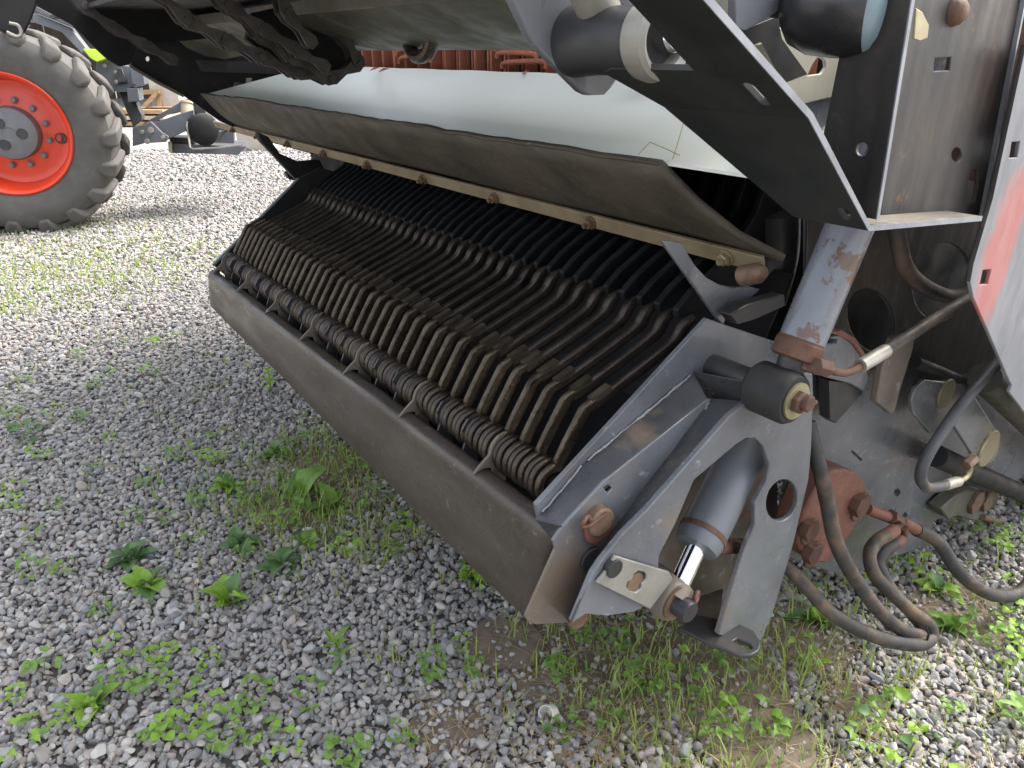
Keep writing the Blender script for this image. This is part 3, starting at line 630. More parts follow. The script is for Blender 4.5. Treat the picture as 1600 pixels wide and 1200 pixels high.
# ---- olive beam overhead
b1, b2 = .80, .62
z1 = WL(700, 75, b1); z2 = WL(500, 17, b2)
yN, yF = .62, 2.9
prof = [(b2, z2), (b2 + .004, z2 + .012), (b2 + .05, z2 + .02), (b2 + .20, z2 + .03), (b1 + .05, z1 + .03), (b1 + .04, z1 - .004), (b1 + .01, z1 + .002), (b1 - .03, z1 + .012), ((b1 + b2) / 2, (z1 + z2) / 2)]
mb = MB(); mb.poly([(b, yN, c) for b, c in prof], (0, yF - yN, 0)); BM = part('cross_beam', mb, 'olive', root, 'olive dusty cross beam under the machine', bevel=.003)
mb = MB(); mb.poly([(b2 - .003, yN, z2 - .004), (b2 + .004, yN, z2 - .004), (b2 + .004, yN, z2 + .022), (b2 - .003, yN, z2 + .022)], (0, yF - yN, 0)); part('beam_flange', mb, 'olive', BM, bevel=.001)
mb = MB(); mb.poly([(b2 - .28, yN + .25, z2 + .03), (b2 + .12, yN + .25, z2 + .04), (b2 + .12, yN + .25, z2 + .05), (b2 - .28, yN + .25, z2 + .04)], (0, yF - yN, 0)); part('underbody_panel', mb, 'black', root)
pc = PB(668, 72, b1 - .01); mb = MB(); mb.tube(smoothpath([pc + Vector((-.03, -.05, .05)), pc + Vector((-.005, -.03, .02)), pc + Vector((.0, 0, -.012)), pc + Vector((.01, .07, -.018)), pc + Vector((.02, .12, .01))], 5), [.010] * 5 + [.014] * 8 + [.014] * 8, 10); part('rusty_bracket', mb, 'arm', BM)
# ---- pivot lug, tube and collar at the beam's near end
LU = plate('pivot_lug', [(790, -30), (800, 0), (829, 60), (851, 86), (908, 143), (920, 149), (945, 148), (956, 137), (972, 112), (1005, 92), (1040, 60), (1060, -30)], .635, .012, 'grey', root, label='blue-grey pivot lug below the white rod', bevel=.002)
pt = PA(1030, 63, .52)
mb = MB(); mb.tube([(pt.x, .636, pt.z), (pt.x, .60, pt.z), (pt.x, .53, pt.z)], [.034, .0305, .0305], 32); PT = part('pivot_tube', mb, 'grey_dark', LU)
mb = MB(); mb.lathe([(.021, .535), (.034, .535), (.036, .525), (.034, .512), (.030, .508), (.024, .512), (.021, .52)], (pt.x, 0, pt.z), (0, 1, 0), 36, True); part('collar', mb, 'zinc_dull', PT)
mb = MB(); mb.lathe([(0, .55), (.022, .55), (.022, .522), (0, .522)], (pt.x, 0, pt.z), (0, 1, 0), 30); part('bore', mb, 'rubber', PT)
mb = MB(); mb.lathe([(0, .53), (.0165, .53), (.0165, .508), (.014, .505), (0, .505)], (pt.x + .008, 0, pt.z + .006), (0, 1, 0), 30); part('pivot_pin', mb, 'chrome', PT)
mb = MB(); q0 = PA(940, 24, .60); q1 = PA(862, -140, .58); mb.tube([q0, q1], .0205, 28); part('piston_rod', mb, 'zinc_dull', root, 'cream piston rod entering at the top edge', bevel=.001)
mb = MB(); mb.tube([q0 + (q0 - q1).normalized() * .03, q0], [.03, .023], 24); part('rod_eye', mb, 'grey_dark', LU)
plate('bracket_rib', [(1035, -30), (1095, 70), (1118, 108), (1118, 124), (1008, 122), (990, 112), (1022, 80)], .60, .006, 'grey_dark', root, [ell(1070, 103, 8, 9)])
mb = MB(); mb.poly(PL([(1012, 113), (1120, 113), (1120, 124), (1012, 124)], .56), (0, .05, 0)); part('rib_edge', mb, 'edge', root, bevel=.001)
# ---- folded channel bracket (arm, floor, fin, side plate)
aN = .385
arm_near = [(1078, -22), (1262, 185), (1356, 361)]
arm_far = [(940, 40), (1040, 150), (1216, 345)]
afar = [.58, .545, .49]
mb = MB()
NR = [PA(x, y, aN) for x, y in arm_near]
FA = [Vector((p.x, a, p.z)) for p, a in zip(NR, [.58, .545, .47])]
def slot_loop(c, along, across, L_, W_):
    out = []
    for i in range(8): t = -PI / 2 + PI * i / 7; out.append(c + along * (L_ / 2 - W_ / 2 + W_ / 2 * math.cos(t)) + across * (W_ / 2 * math.sin(t)))
    for i in range(8): t = PI / 2 + PI * i / 7; out.append(c + along * (-L_ / 2 + W_ / 2 + W_ / 2 * math.cos(t)) + across * (W_ / 2 * math.sin(t)))
    return out
NS_ = PA(1198, 114, aN); NS_ = NR[0] + (NR[1] - NR[0]) * ((NS_ - NR[0]).dot(NR[1] - NR[0]) / (NR[1] - NR[0]).length_squared)
for k in range(2):
    along = (NR[k + 1] - NR[k]).normalized(); nrm = along.cross(Vector((0, 1, 0))).normalized() * .006
    c = NR[k].lerp(NR[k + 1], .80 if k == 0 else .86); c = Vector((c.x, aN + (.03 if k == 0 else .016), c.z))
    if k == 0: lp_ = [NR[0], NR[1], FA[1], Vector((NS_.x + .004, .575, NS_.z - .004)), Vector((NS_.x, .56, NS_.z)), Vector((NS_.x, .458, NS_.z)), Vector((NR[0].x, .452, NR[0].z))]
    else: lp_ = [NR[1], NR[2], FA[2], FA[1]]
    mb.poly(lp_, nrm, [slot_loop(c, along, Vector((0, 1, 0)), .036 if k == 0 else .022, .010)])
AR = part('bracket_arm', mb, 'web', root, 'dark slanted bracket arm with two slots and a bright cut edge', bevel=.0008)
mb = MB(); up_ = Vector((.0046, 0, .004)); mb.quadstrip([NR[0], NR[1], NR[2]], [NR[0] + up_, NR[1] + up_, NR[2] + Vector((.005, 0, .002))], (0, -.0012, 0)); part('cut_edge', mb, 'edge', AR)
fl0 = PA(1356, 361, aN); fl1 = PA(1532, 345, aN)
mb = MB(); mb.poly([fl0, fl1, fl1 + Vector((0, .05, 0)), fl0 + Vector((0, .085, 0))], (0, 0, .0055)); FLO = part('bracket_floor', mb, 'grey_dusty', root, 'flat rust-dusted bracket floor with pale cut edge', bevel=.0008)
mb = MB(); mb.quadstrip([fl0, fl1], [fl0 + Vector((0, 0, .0055)), fl1 + Vector((0, 0, .0055))], (0, -.0012, 0)); part('cut_edge', mb, 'edge', FLO)
f0 = PA(1426, -20, aN); f1 = PA(1368, 343, aN)
mb = MB(); alongf = (f1 - f0).normalized(); hc = f0.lerp(f1, .68); hc.y = .41
mb.poly([f0, f1, f1 + Vector((0, .075, 0)), f0 + Vector((0, .056, 0))], (.005, 0, 0), [slot_loop(hc, alongf, Vector((0, 1, 0)), .013, .012)]); FI = part('bracket_fin', mb, 'bracket', root, bevel=.0008)
mb = MB(); mb.quadstrip([f0, f1], [f0 + Vector((.005, 0, 0)), f1 + Vector((.005, 0, 0))], (0, -.0012, 0)); part('cut_edge', mb, 'edge', FI)
SPp = plate('bracket_plate', [(1424, -20), (1606, -20), (1536, 338), (1376, 336)], .425, .005, 'bracket', root, [ell(1495, 242, 8, 11), [(1517, 268), (1522, 265), (1529, 268), (1529, 290), (1524, 316), (1517, 320), (1512, 316), (1513, 292)], [(1461, 91), (1486, 90), (1484, 110), (1459, 111)]], 'dark bracket plate with holes and rust streaks')
ed = [PA(1606, -20, .42), PA(1536, 338, .42)]; mb = MB(); mb.quadstrip(ed, [q + Vector((.004, 0, 0)) for q in ed], (0, .012, 0)); part('cut_edge', mb, 'edge', SPp)
mb = MB(); p = PA(1492, 18, .425); mb.lathe([(0, -.012), (.008, -.0105), (.0125, -.006), (.0145, 0), (0, 0)], p, (0, 1, 0), 20); part('dome_bolt', mb, 'rust', SPp)
plate('tag', [(1432, 12), (1441, 18), (1452, 40), (1450, 60), (1440, 64), (1428, 60)], .405, .002, 'zinc', SPp)
# zinc plate and bracket seen through the channel
plate('zinc_plate', [(1180, 40), (1245, 45), (1270, 70), (1334, 74), (1322, 146), (1250, 164), (1225, 132), (1200, 100)], .56, .004, 'cream', root, [[(1280, 87), (1289, 95), (1290, 105), (1283, 115), (1262, 118), (1270, 100)]], 'cream zinc plate behind the slanted arm')
plate('grey_gusset', [(1240, 166), (1322, 147), (1316, 176), (1280, 205), (1262, 190)], .565, .004, 'grey', root)
plate('dark_bracket', [(1120, 40), (1162, 48), (1178, 40), (1215, 25), (1222, 60), (1262, 116), (1226, 130), (1180, 118)], .53, .02, 'grey_dark', root, bevel=.002)
plate('grey_cover', [(1150, -30), (1240, -30), (1215, 20), (1165, 48), (1150, 42)], .50, .01, 'grey', root)
plate('yellow_stripe', [(1176, 72), (1190, 66), (1212, 108), (1204, 116)], .525, .003, 'olive', root)
# accumulator with dark dome
ac = PA(1306, 8, .46); axd = (RV * .78 - FV * .55 + Vector((0, 0, -.05))).normalized()
mb = MB(); mb.lathe([(0, -.066), (.012, -.066), (.013, -.05), (.022, -.046), (.036, -.036), (.044, -.018), (.0455, .004), (.0455, .022), (.042, .036), (0, .038)], ac, axd, 40); AC = part('accumulator', mb, 'acc', root, 'dark rounded pressure accumulator at the top edge')
mb = MB(); mb.lathe([(.0425, .034), (.040, .041), (.032, .047), (.018, .051), (0, .052)], ac, axd, 40); part('end_cap', mb, 'blue_cap', AC)
# ---- hook plate, bracket and knob below the flap
plate('hook_plate', [(1034, 376), (1068, 380), (1076, 398), (1088, 417), (1103, 433), (1122, 444), (1145, 449), (1172, 448), (1188, 452), (1160, 478), (1140, 486), (1130, 508), (1122, 500)], .63, .006, 'grey', root, label='grey hooked plate below the flap')
plate('lower_bracket', [(1140, 492), (1168, 476), (1226, 460), (1228, 478), (1180, 500), (1152, 508)], .60, .02, 'grey_dark', root, bevel=.002)
mb = MB(); p = PA(1178, 428, .60); mb.lathe([(0, -.02), (.008, -.018), (.014, -.008), (.015, .02), (0, .03)], p, (.1, .9, -.35), 18); part('rusty_knob', mb, 'bolt_rust', root)
hose('support_tube', [(1216, 330), (1214, 400), (1196, 470)], .68, .032, 'grey_dark', n=24)
# ---- inner side wall with round openings
plate('side_wall', [(1232, 600), (1262, 480), (1262, 330), (1340, 250), (1660, 250), (1660, 700), (1570, 765), (1503, 800), (1458, 814), (1456, 850), (1380, 876), (1320, 900), (1284, 888), (1226, 868)], .60, .008, 'grey', root, [ell(1472, 440, 46, 62, 10), ell(1362, 500, 36, 52, -20), ell(1402, 770, 5, 6), ell(1414, 806, 4, 5), [(1329, 706), (1332, 704), (1348, 718), (1346, 721)]], 'grey inner side wall above the gravel', bevel=.001)
plate('wall_upper_shade', [(1262, 330), (1340, 250), (1660, 250), (1660, 590), (1560, 575), (1480, 590), (1400, 566), (1330, 590), (1290, 600), (1258, 560)], .594, .004, 'bracket', root, [ell(1472, 440, 46, 62, 10), ell(1362, 500, 36, 52, -20)])  # dark skin over the side wall: shade from above put into its colour
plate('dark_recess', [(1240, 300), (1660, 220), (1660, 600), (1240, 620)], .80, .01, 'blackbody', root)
plate('clevis', [(1280, 545), (1300, 525), (1322, 522), (1340, 535), (1352, 560), (1358, 590), (1350, 612), (1330, 600), (1290, 590)], .555, .04, 'grey', root, [[(1292, 531), (1310, 530), (1310, 536), (1292, 537)]], bevel=.003)
plate('rust_lip', [(1296, 520), (1316, 516), (1336, 528), (1352, 552), (1360, 585), (1350, 560), (1334, 538), (1318, 527)], .55, .03, 'rust_red', root)
plate('lever_finger', [(1379, 575), (1397, 530), (1430, 520), (1427, 545), (1407, 609), (1398, 644), (1391, 646), (1369, 628)], .54, .012, 'grey_dusty', root, bevel=.002, label='worn grey lever finger pointing down')
plate('dark_wedge', [(1296, 595), (1346, 600), (1350, 612), (1306, 662), (1297, 655)], .565, .02, 'grey_dark', root)
# ---- rusty red motor
mo = [(1290, 742), (1303, 735), (1320, 733), (1338, 738), (1350, 750), (1355, 768), (1351, 790), (1340, 815), (1331, 832), (1318, 852), (1303, 870), (1288, 880), (1272, 879), (1257, 870), (1248, 850), (1248, 830), (1256, 803), (1270, 772)]
MO = plate('motor', mo, .55, .048, 'rust_red', root, label='rusty red oval hydraulic motor on the side wall', bevel=.004)
for (x, y) in [(1347, 793), (1268, 832), (1273, 868)]:
    disc_px('bolt_washer', x, y, 12, .545, .55, 'rust', MO, 18); disc_px('bolt', x + 2, y, 9, .533, .55, 'rust', MO, hexa=True)
fit('elbow_pipe', (1355, 795), (1398, 812), (.565, .545), .011, 'rust_red', MO); fit('tee_block', (1392, 806), (1412, 820), (.545, .54), .0135, 'rust', MO, 6)
fit('fitting', (1408, 815), (1445, 834), (.54, .525), .0115, 'rust_red', MO)
h1 = hose('hydraulic_hose', [(1262, 660), (1273, 703), (1284, 744), (1294, 791), (1303, 837), (1319, 875), (1344, 916), (1375, 956), (1410, 985), (1440, 994)], [.57, .55, .53, .515, .505, .49, .47, .445, .425, .415], .0122, 'hose', label='brown dusty hose crossing the rusty motor')
h2 = hose('hydraulic_hose', [(1222, 878), (1232, 888), (1262, 919), (1300, 959), (1350, 987), (1397, 1003), (1434, 1007), (1454, 997), (1452, 977), (1424, 955), (1390, 924), (1366, 897), (1359, 866), (1370, 846), (1384, 836)], [.565, .555, .52, .48, .445, .42, .405, .405, .415, .44, .47, .49, .51, .52, .525], .0122, 'hose', label='brown dusty hose looping lowest over the weeds')
hose('hydraulic_hose', [(1398, 850), (1381, 862), (1373, 880), (1382, 905), (1404, 935), (1430, 965), (1444, 988)], [.52, .515, .51, .49, .465, .435, .418], .011, 'hose')
fit('ferrule', (1374, 843), (1398, 828), .528, .0125, 'rust_red', h2); fit('ferrule', (1386, 859), (1408, 843), .525, .0118, 'rust_red', h2)
hose('pipe_bend', [(1396, 829), (1404, 822), (1408, 816)], .53, .007, 'rust', h2); hose('pipe_bend', [(1406, 844), (1413, 836), (1412, 824)], .53, .007, 'rust', h2)
mb = MB(); q = PA(1441, 1000, .405); mb.tube([q + Vector((.0, 0, .03)), q + Vector((.004, -.006, .015)), q + Vector((.004, -.006, -.01)), q + Vector((-.002, 0, -.02))], .002, 6); part('cable_tie', mb, 'rubber', h2)
hose('hydraulic_hose', [(1432, 828), (1450, 836), (1470, 852), (1491, 885), (1516, 911), (1550, 929), (1582, 930), (1605, 915), (1640, 870)], [.53, .52, .50, .47, .44, .41, .395, .39, .39], .0135, 'hose', label='thick brown hose curving out at the right edge')
hose('hydraulic_hose', [(1566, 932), (1590, 925), (1612, 900), (1650, 850)], [.43, .41, .40, .40], .010, 'hose2')
# ---- linkage at the right
h5 = hose('hydraulic_hose', [(1585, 530), (1570, 552), (1540, 588), (1506, 627), (1474, 672), (1450, 710), (1438, 742), (1446, 760), (1462, 761), (1478, 757)], .44, .0088, 'hose2', label='grey-black hose dropping from the side panel')
fit('ferrule', (1476, 758), (1497, 752), .44, .0092, 'ferrule', h5); hose('pipe_bend', [(1496, 753), (1508, 746), (1514, 736), (1515, 726)], .44, .0055, 'zinc', h5); fit('hex_nut', (1509, 728), (1522, 716), .44, .0095, 'bolt_rust', h5, 6)
plate('clevis_plate', [(1424, 626), (1431, 607), (1446, 594), (1470, 596), (1504, 600), (1523, 623), (1500, 655), (1490, 664), (1453, 677), (1427, 645)], .55, .008, 'grey', root, bevel=.002)
CP_ = plate('clevis_plate', [(1524, 621), (1557, 672), (1562, 690), (1561, 706), (1553, 720), (1541, 726), (1529, 722), (1521, 712), (1491, 664), (1499, 648)], .485, .008, 'grey', root, bevel=.002)
disc_px('clevis_pin', 1547, 702, 12, .4805, .50, 'zinc', CP_, bevel=.002)
disc_px('clevis_pin', 1480, 616, 11, .547, .56, 'zinc', root)
hose('linkage_tube', [(1538, 590), (1570, 620), (1640, 690), (1700, 750)], .53, .030, 'olive', n=26)
hose('drive_tube', [(1462, 712), (1520, 738), (1600, 772), (1700, 815)], .54, .022, 'black', n=26)
hose('drive_tube', [(1430, 566), (1470, 582), (1520, 604), (1560, 620)], .565, .011, 'black', n=16)
plate('casting', [(1470, 795), (1492, 775), (1512, 765), (1540, 768), (1560, 778), (1556, 792), (1538, 800), (1530, 815), (1515, 812), (1495, 806), (1480, 810)], .565, .03, 'olive', root, bevel=.003)
for (x, y) in [(1529, 786), (1548, 782)]: disc_px('casting_bolt', x, y, 8, .555, .565, 'bolt_rust', root, hexa=True)
fit('long_bolt', (1535, 808), (1578, 822), .56, .0075, 'bolt_rust'); fit('bolt_head', (1572, 820), (1583, 824), .56, .0115, 'bolt_rust', n=6)
# ---- red and grey side panel at the right edge
pc_ = PA(1560, 400, .40)
plate('side_panel', [(1603, 70), (1551, 311), (1521, 412), (1516, 440), (1521, 465), (1545, 520), (1572, 583), (1581, 602), (1577, 613), (1592, 632), (1640, 700), (1900, 700), (1900, 70)], .40, .005, panel_mat(pc_.x, pc_.z), root, [[(1581, 222), (1594, 221), (1590, 246), (1577, 247)], [(1536, 422), (1549, 421), (1544, 444), (1531, 445)]], 'worn grey side panel with faded red paint and square holes', bevel=.001)
mb = MB(); mb.quadstrip(PL([(1603, 70), (1551, 311), (1521, 412), (1516, 440)], .399), PL([(1598, 70), (1545, 311), (1515, 412), (1510, 440)], .402), (0, .002, 0)); part('dark_gap_strip', mb, 'black', root)  # black strip painting in the dark gap beside the panel

# ---- far side of the machine: rack end plate, lever, side wall
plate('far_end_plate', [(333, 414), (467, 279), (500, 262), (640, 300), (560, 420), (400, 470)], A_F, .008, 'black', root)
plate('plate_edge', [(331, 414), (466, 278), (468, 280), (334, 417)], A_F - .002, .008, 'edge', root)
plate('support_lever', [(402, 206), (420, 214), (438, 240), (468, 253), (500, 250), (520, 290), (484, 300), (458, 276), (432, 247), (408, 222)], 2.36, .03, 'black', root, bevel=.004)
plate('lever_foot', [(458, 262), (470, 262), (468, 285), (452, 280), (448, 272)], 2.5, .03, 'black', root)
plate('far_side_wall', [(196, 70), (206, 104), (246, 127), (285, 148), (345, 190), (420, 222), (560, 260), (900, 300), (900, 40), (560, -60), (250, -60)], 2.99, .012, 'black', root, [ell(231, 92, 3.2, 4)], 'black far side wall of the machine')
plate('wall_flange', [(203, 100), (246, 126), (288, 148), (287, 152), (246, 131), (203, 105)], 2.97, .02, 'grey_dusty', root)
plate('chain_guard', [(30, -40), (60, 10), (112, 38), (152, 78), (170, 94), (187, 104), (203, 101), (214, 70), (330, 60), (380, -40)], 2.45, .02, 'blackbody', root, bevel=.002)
plate('hanging_bracket', [(-60, -60), (64, -60), (57, 10), (47, 36), (40, 50), (31, 61), (18, 58), (0, 47), (-60, 42)], 2.0, .05, 'black', root, bevel=.004)
hose('hook_wire', [(14, 36), (28, 40), (33, 52), (26, 57), (10, 50)], 2.0, .004, 'ferrule', n=8)
plate('pale_inner_panel', [(262, 46), (306, 41), (345, 60), (384, 86), (352, 93), (322, 88), (292, 74)], 2.93, .01, 'olive', root)
plate('inner_beam', [(308, 94), (440, 98), (448, 116), (318, 112)], 2.90, .03, 'grey_dark', root)
disc_px('wall_bolt', 375, 135, 6, 2.95, 2.99, 'olive', root)
plate('wall_slot', [(386, 122), (394, 122), (393, 131), (385, 131)], 2.98, .01, 'cream', root)
# body shell above and behind (keeps the belly of the machine dark)
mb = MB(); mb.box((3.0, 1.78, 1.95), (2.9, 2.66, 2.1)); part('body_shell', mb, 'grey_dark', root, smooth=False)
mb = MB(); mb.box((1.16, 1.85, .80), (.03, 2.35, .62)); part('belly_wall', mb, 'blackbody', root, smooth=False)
# ---- conveyor chains
def chain(px, a, size, n_off=0):
    P3 = smoothpath([PA(x, y, a) for x, y in px], 14)
    L_ = 0; last = P3[0]; k = 0; pitch = size * 2.5
    acc = [P3[0]]
    for p in P3[1:]:
        if (p - acc[-1]).length >= pitch: acc.append(p)
    for i in range(len(acc) - 1):
        p, q = acc[i], acc[i + 1]; d = (q - p).normalized(); nrm = d.cross(Vector((0, 1, 0))).normalized()
        o = -size * .32 if i % 2 else -size * .55
        pa, pb = p - d * size * .25, q + d * size * .25
        mb = MB()
        for sgn in (-1, 1):
            y = Vector((0, sgn * (size * .45 if i % 2 else size * .62), 0))
            h = size * .5
            lp = [pa + y + nrm * h * .6, pa.lerp(pb, .15) + y + nrm * h, pa.lerp(pb, .5) + y + nrm * h * .45, pa.lerp(pb, .85) + y + nrm * h, pb + y + nrm * h * .6, pb + y - nrm * h * .6, pa.lerp(pb, .85) + y - nrm * h, pa.lerp(pb, .5) + y - nrm * h * .45, pa.lerp(pb, .15) + y - nrm * h, pa + y - nrm * h * .6]
            mb.poly(lp, (0, size * .14, 0))
        mb.tube([p + Vector((0, -size * .8, 0)), p + Vector((0, size * .8, 0))], size * .26, 8)
        part('chain_link', mb, 'chain', root)
plate('dark_backing', [(395, 20), (470, 4), (545, 50), (562, 90), (545, 112), (500, 128), (440, 104), (385, 62)], 1.74, .02, 'blackbody', root)  # black sheet added to put darkness behind the chains
M['chain'] = mat('oily_chain', (.035, .032, .028), (.075, .068, .058), (.35, .55), .5, 30, .1, 100)
chain([(235, -20), (300, 38), (370, 72), (450, 108), (490, 124), (520, 122), (545, 112), (560, 98), (574, 84), (560, 60), (520, 45)], 1.69, .030)
chain([(300, -40), (345, 2), (400, 40), (450, 72), (490, 96), (520, 112)], 1.60, .028)
chain([(360, 10), (410, 58), (450, 88), (500, 112), (535, 112)], 1.64, .028)
chain([(420, -40), (440, 10), (462, 44), (500, 80), (530, 100)], 1.5, .026)
chain([(85, -30), (130, 10), (175, 42), (235, 75), (292, 106)], 2.35, .030)

# ================================================================== TRACTOR
fw = Vector((.945, -.327, 0)); nn = Vector((-.327, -.945, 0)); up = Vector((0, 0, 1))
fc = PZ(50, 367); fc.z = 0
RT = .640
tc_ = Vector((fc.x, fc.y, RT - .012)) - nn * .22
tract = thing('tractor', 'lime green tractor with red rim and grey front linkage parked behind the machine', 'tractor', (tc_.x, tc_.y, 0))
def tp(name, mb, m, parent=None, label=None, bevel=0, ang=35):
    o = part(name, mb, m, parent or tract, label, bevel, True, ang)
    if parent is None: o.matrix_parent_inverse = Matrix.Translation((-tc_.x, -tc_.y, 0))
    return o
# tyre body: profile (radius, offset along outward normal)
prof = [(.365, .17), (.375, .20), (.42, .225), (.50, .235), (.555, .225), (.59, .20), (.602, .12), (.606, 0), (.602, -.12), (.59, -.2), (.555, -.225), (.50, -.235), (.42, -.225), (.375, -.2), (.365, -.17)]
mb = MB(); mb.lathe(prof, tc_, nn, 72, False, False); TY = tp('tyre', mb, 'tyre', None, 'big grey tractor tyre with chunky tread bars', ang=40)
ax = nn; u0 = (up - ax * up.dot(ax)).normalized(); v0 = ax.cross(u0)
def wpt(r, th, h): return tc_ + ax * h + (u0 * math.cos(th) + v0 * math.sin(th)) * r
def lug_mesh(side):
    mb = MB(); vs = []
    # bar from shoulder to the middle, sweeping round the tyre
    st = [(.545, .240, 0.0, .050), (.60, .236, .005, .075), (.640, .212, .02, .078), (.647, .12, .085, .062), (.645, .02, .16, .048)]
    base = [(.535, .215), (.575, .20), (.59, .18), (.60, .12), (.604, .02)]
    for (r, h, dth, wd), (rb, hb) in zip(st, base):
        for sg in (-1, 1):
            vs.append((r, dth + sg * wd, h * side)); 
        for sg in (-1, 1): vs.append((rb, dth + sg * wd * 1.35, hb * side))
    V = [wpt(r, th, h) for r, th, h in vs]; fs = []
    for i in range(4):
        o = i * 4; p = o + 4
        fs += [(o, o + 1, p + 1, p), (o, p, p + 2, o + 2), (o + 1, o + 3, p + 3, p + 1), (o + 2, p + 2, p + 3, o + 3)]
    fs += [(0, 2, 3, 1), (16, 17, 19, 18)]
    mb.add(V, fs); return mb
NL = 19
for side in (1, -1):
    me0 = lug_mesh(side); base_v = [q.copy() for q in me0.v]
    for i in range(NL):
        rot = Matrix.Rotation((i + (.5 if side < 0 else 0)) * 2 * PI / NL, 3, ax)
        m2 = MB(); m2.v = [tc_ + rot @ (q - tc_) for q in base_v]; m2.f = me0.f
        part('tread_bar', m2, 'tyre', TY, bevel=.013)
mb = MB(); mb.lathe([(.368, .178), (.374, .205), (.365, .212), (.347, .200), (.336, .17), (.33, .10), (.315, .035), (.27, .02), (.19, .055), (.10, .06), (0, .06)], tc_, nn, 64, False, False); RM = tp('rim', mb, 'rim', None, 'bright red wheel rim', ang=50)
mb = MB(); mb.lathe([(.165, .05), (.165, .10), (.155, .135), (.12, .15), (.04, .152), (.035, .148), (0, .148)], tc_, nn, 40); HB = tp('hub', mb, 'hub', None)
for k in range(3):
    p = wpt(.075, math.radians(30 + 120 * k), .153); mb = MB(); mb.lathe([(.032, .004), (.030, .006), (.024, .003), (.022, .0), (.018, .002), (0, .002)], p, nn, 20); part('hub_cap', mb, 'trac_dark', HB)
for k in range(12):
    p = wpt(.205, math.radians(15 + 30 * k), .05); mb = MB(); mb.lathe([(0, 0), (.021, 0), (.021, .012), (.015, .014), (.015, .035), (0, .037)], p, nn, 10); part('wheel_bolt', mb, 'hub', RM)
for k in range(2):
    p = wpt(.262, math.radians(-100 + 180 * k), .034); mb = MB(); mb.lathe([(.034, -.02), (.034, .006), (.026, .006), (.026, -.01), (0, -.01)], p, nn, 20); part('rim_hole', mb, 'trac_dark', RM)
# everything ahead of the wheel: px outlines at their distance, extruded inwards
def tpoly(name, px, t, th, m, holes=(), bevel=.004, parent=None):
    mb = MB(); mb.poly([PD(x, y, t) for x, y in px], -nn * th, [[PD(x, y, t) for x, y in h] for h in holes]); return tp(name, mb, m, parent, None, bevel)
mb = MB(); mb.tube([tc_ - nn * .1, tc_ - nn * 1.6], .16, 24); tp('axle', mb, 'trac_dark')
tpoly('bonnet', [(-260, -160), (62, -160), (120, 20), (165, 88), (140, 96), (110, 60), (58, 30), (-260, 20)], 5.25, 1.0, 'trac_dark')
tpoly('bonnet_rail', [(55, 10), (112, 38), (116, 44), (56, 18)], 5.05, .12, 'trac_grey')
tpoly('bonnet_flank', [(52, 20), (110, 44), (135, 76), (128, 84), (96, 50), (50, 34)], 5.1, .12, 'hub')
tpoly('lime_panel', [(129, 76), (150, 77), (167, 91), (151, 97), (140, 90)], 5.0, .15, 'lime'); tpoly('lime_panel', [(-60, 10), (2, 16), (9, 24), (8, 30), (-60, 28)], 5.0, .1, 'lime')
tpoly('mudguard', [(-60, 29), (22, 28), (28, 38), (20, 46), (0, 44), (-60, 40)], 5.0, .3, 'trac_grey')
BK = tpoly('front_bracket', [(150, 96), (168, 91), (190, 102), (208, 105), (216, 118), (214, 134), (204, 136), (200, 144), (182, 144), (164, 128), (150, 110)], 5.15, .35, 'trac_grey')
for (x, y) in [(163, 103), (181, 113), (182, 128)]:
    mb = MB(); mb.lathe([(0, 0), (.014, 0), (.014, .012), (0, .014)], PD(x, y, 5.14), nn, 8); part('bolt', mb, 'ferrule', BK)
tpoly('dark_plate', [(180, 108), (190, 106), (198, 128), (184, 130)], 5.13, .02, 'trac_dark')
tpoly('hitch_tower', [(203, 106), (212, 110), (224, 112), (226, 132), (216, 136), (206, 130)], 5.1, .2, 'trac_grey')
tpoly('link_block', [(198, 138), (216, 138), (218, 158), (200, 160)], 5.1, .2, 'trac_grey')
tpoly('lift_cylinder', [(184, 140), (200, 144), (204, 160), (212, 160), (222, 180), (222, 188), (208, 198), (196, 170)], 5.2, .12, 'trac_dark')
LA = tpoly('lower_link', [(207, 199), (222, 195), (236, 190), (254, 208), (264, 214), (260, 222), (226, 224), (207, 229)], 5.1, .04, 'trac_grey')
for (x, y, r) in [(236, 203, .02), (230, 221, .018), (222, 206, .014), (255, 214, .014)]:
    mb = MB(); mb.lathe([(0, 0), (r, 0), (r, .012), (0, .014)], PD(x, y, 5.09), nn, 14); part('bolt', mb, 'ferrule', LA)
tpoly('link_arm', [(222, 194), (286, 157), (300, 152), (300, 170), (262, 180), (240, 192)], 5.3, .07, 'trac_grey'); tpoly('link_arm', [(238, 193), (284, 177), (302, 172), (302, 200), (262, 218), (250, 208)], 5.2, .07, 'trac_grey')
tpoly('link_shadow', [(262, 214), (300, 216), (305, 224), (266, 221)], 5.3, .2, 'trac_dark')
tpoly('tray', [(263, 222), (268, 224), (386, 229), (372, 242), (266, 239)], 5.3, .40, 'trac_grey')
tpoly('tray_lip', [(262, 222), (267, 222), (268, 239), (264, 239)], 5.25, .42, 'tan')
mb = MB(); mb.tube([PD(293, 200, 5.3), PD(292, 163, 5.3)], .042, 20); mb.tube([PD(292, 163, 5.3), PD(292, 160, 5.3)], .05, 20); tp('tan_post', mb, 'tan')
mb = MB(); p = PD(316, 202, 5.2); axh = (nn + Vector((.55, .1, 0))).normalized()
mb.lathe([(0, -.08), (.07, -.075), (.10, -.04), (.105, .0), (.11, .03), (.09, .045), (.03, .05), (0, .05)], p, axh, 28); tp('horn_cup', mb, 'fin', None, 'black rubber cup hung in a wire loop')
mb = MB(); mb.box(PD(312, 174, 5.2), (.06, .06, .11)); tp('cup_mount', mb, 'trac_dark')
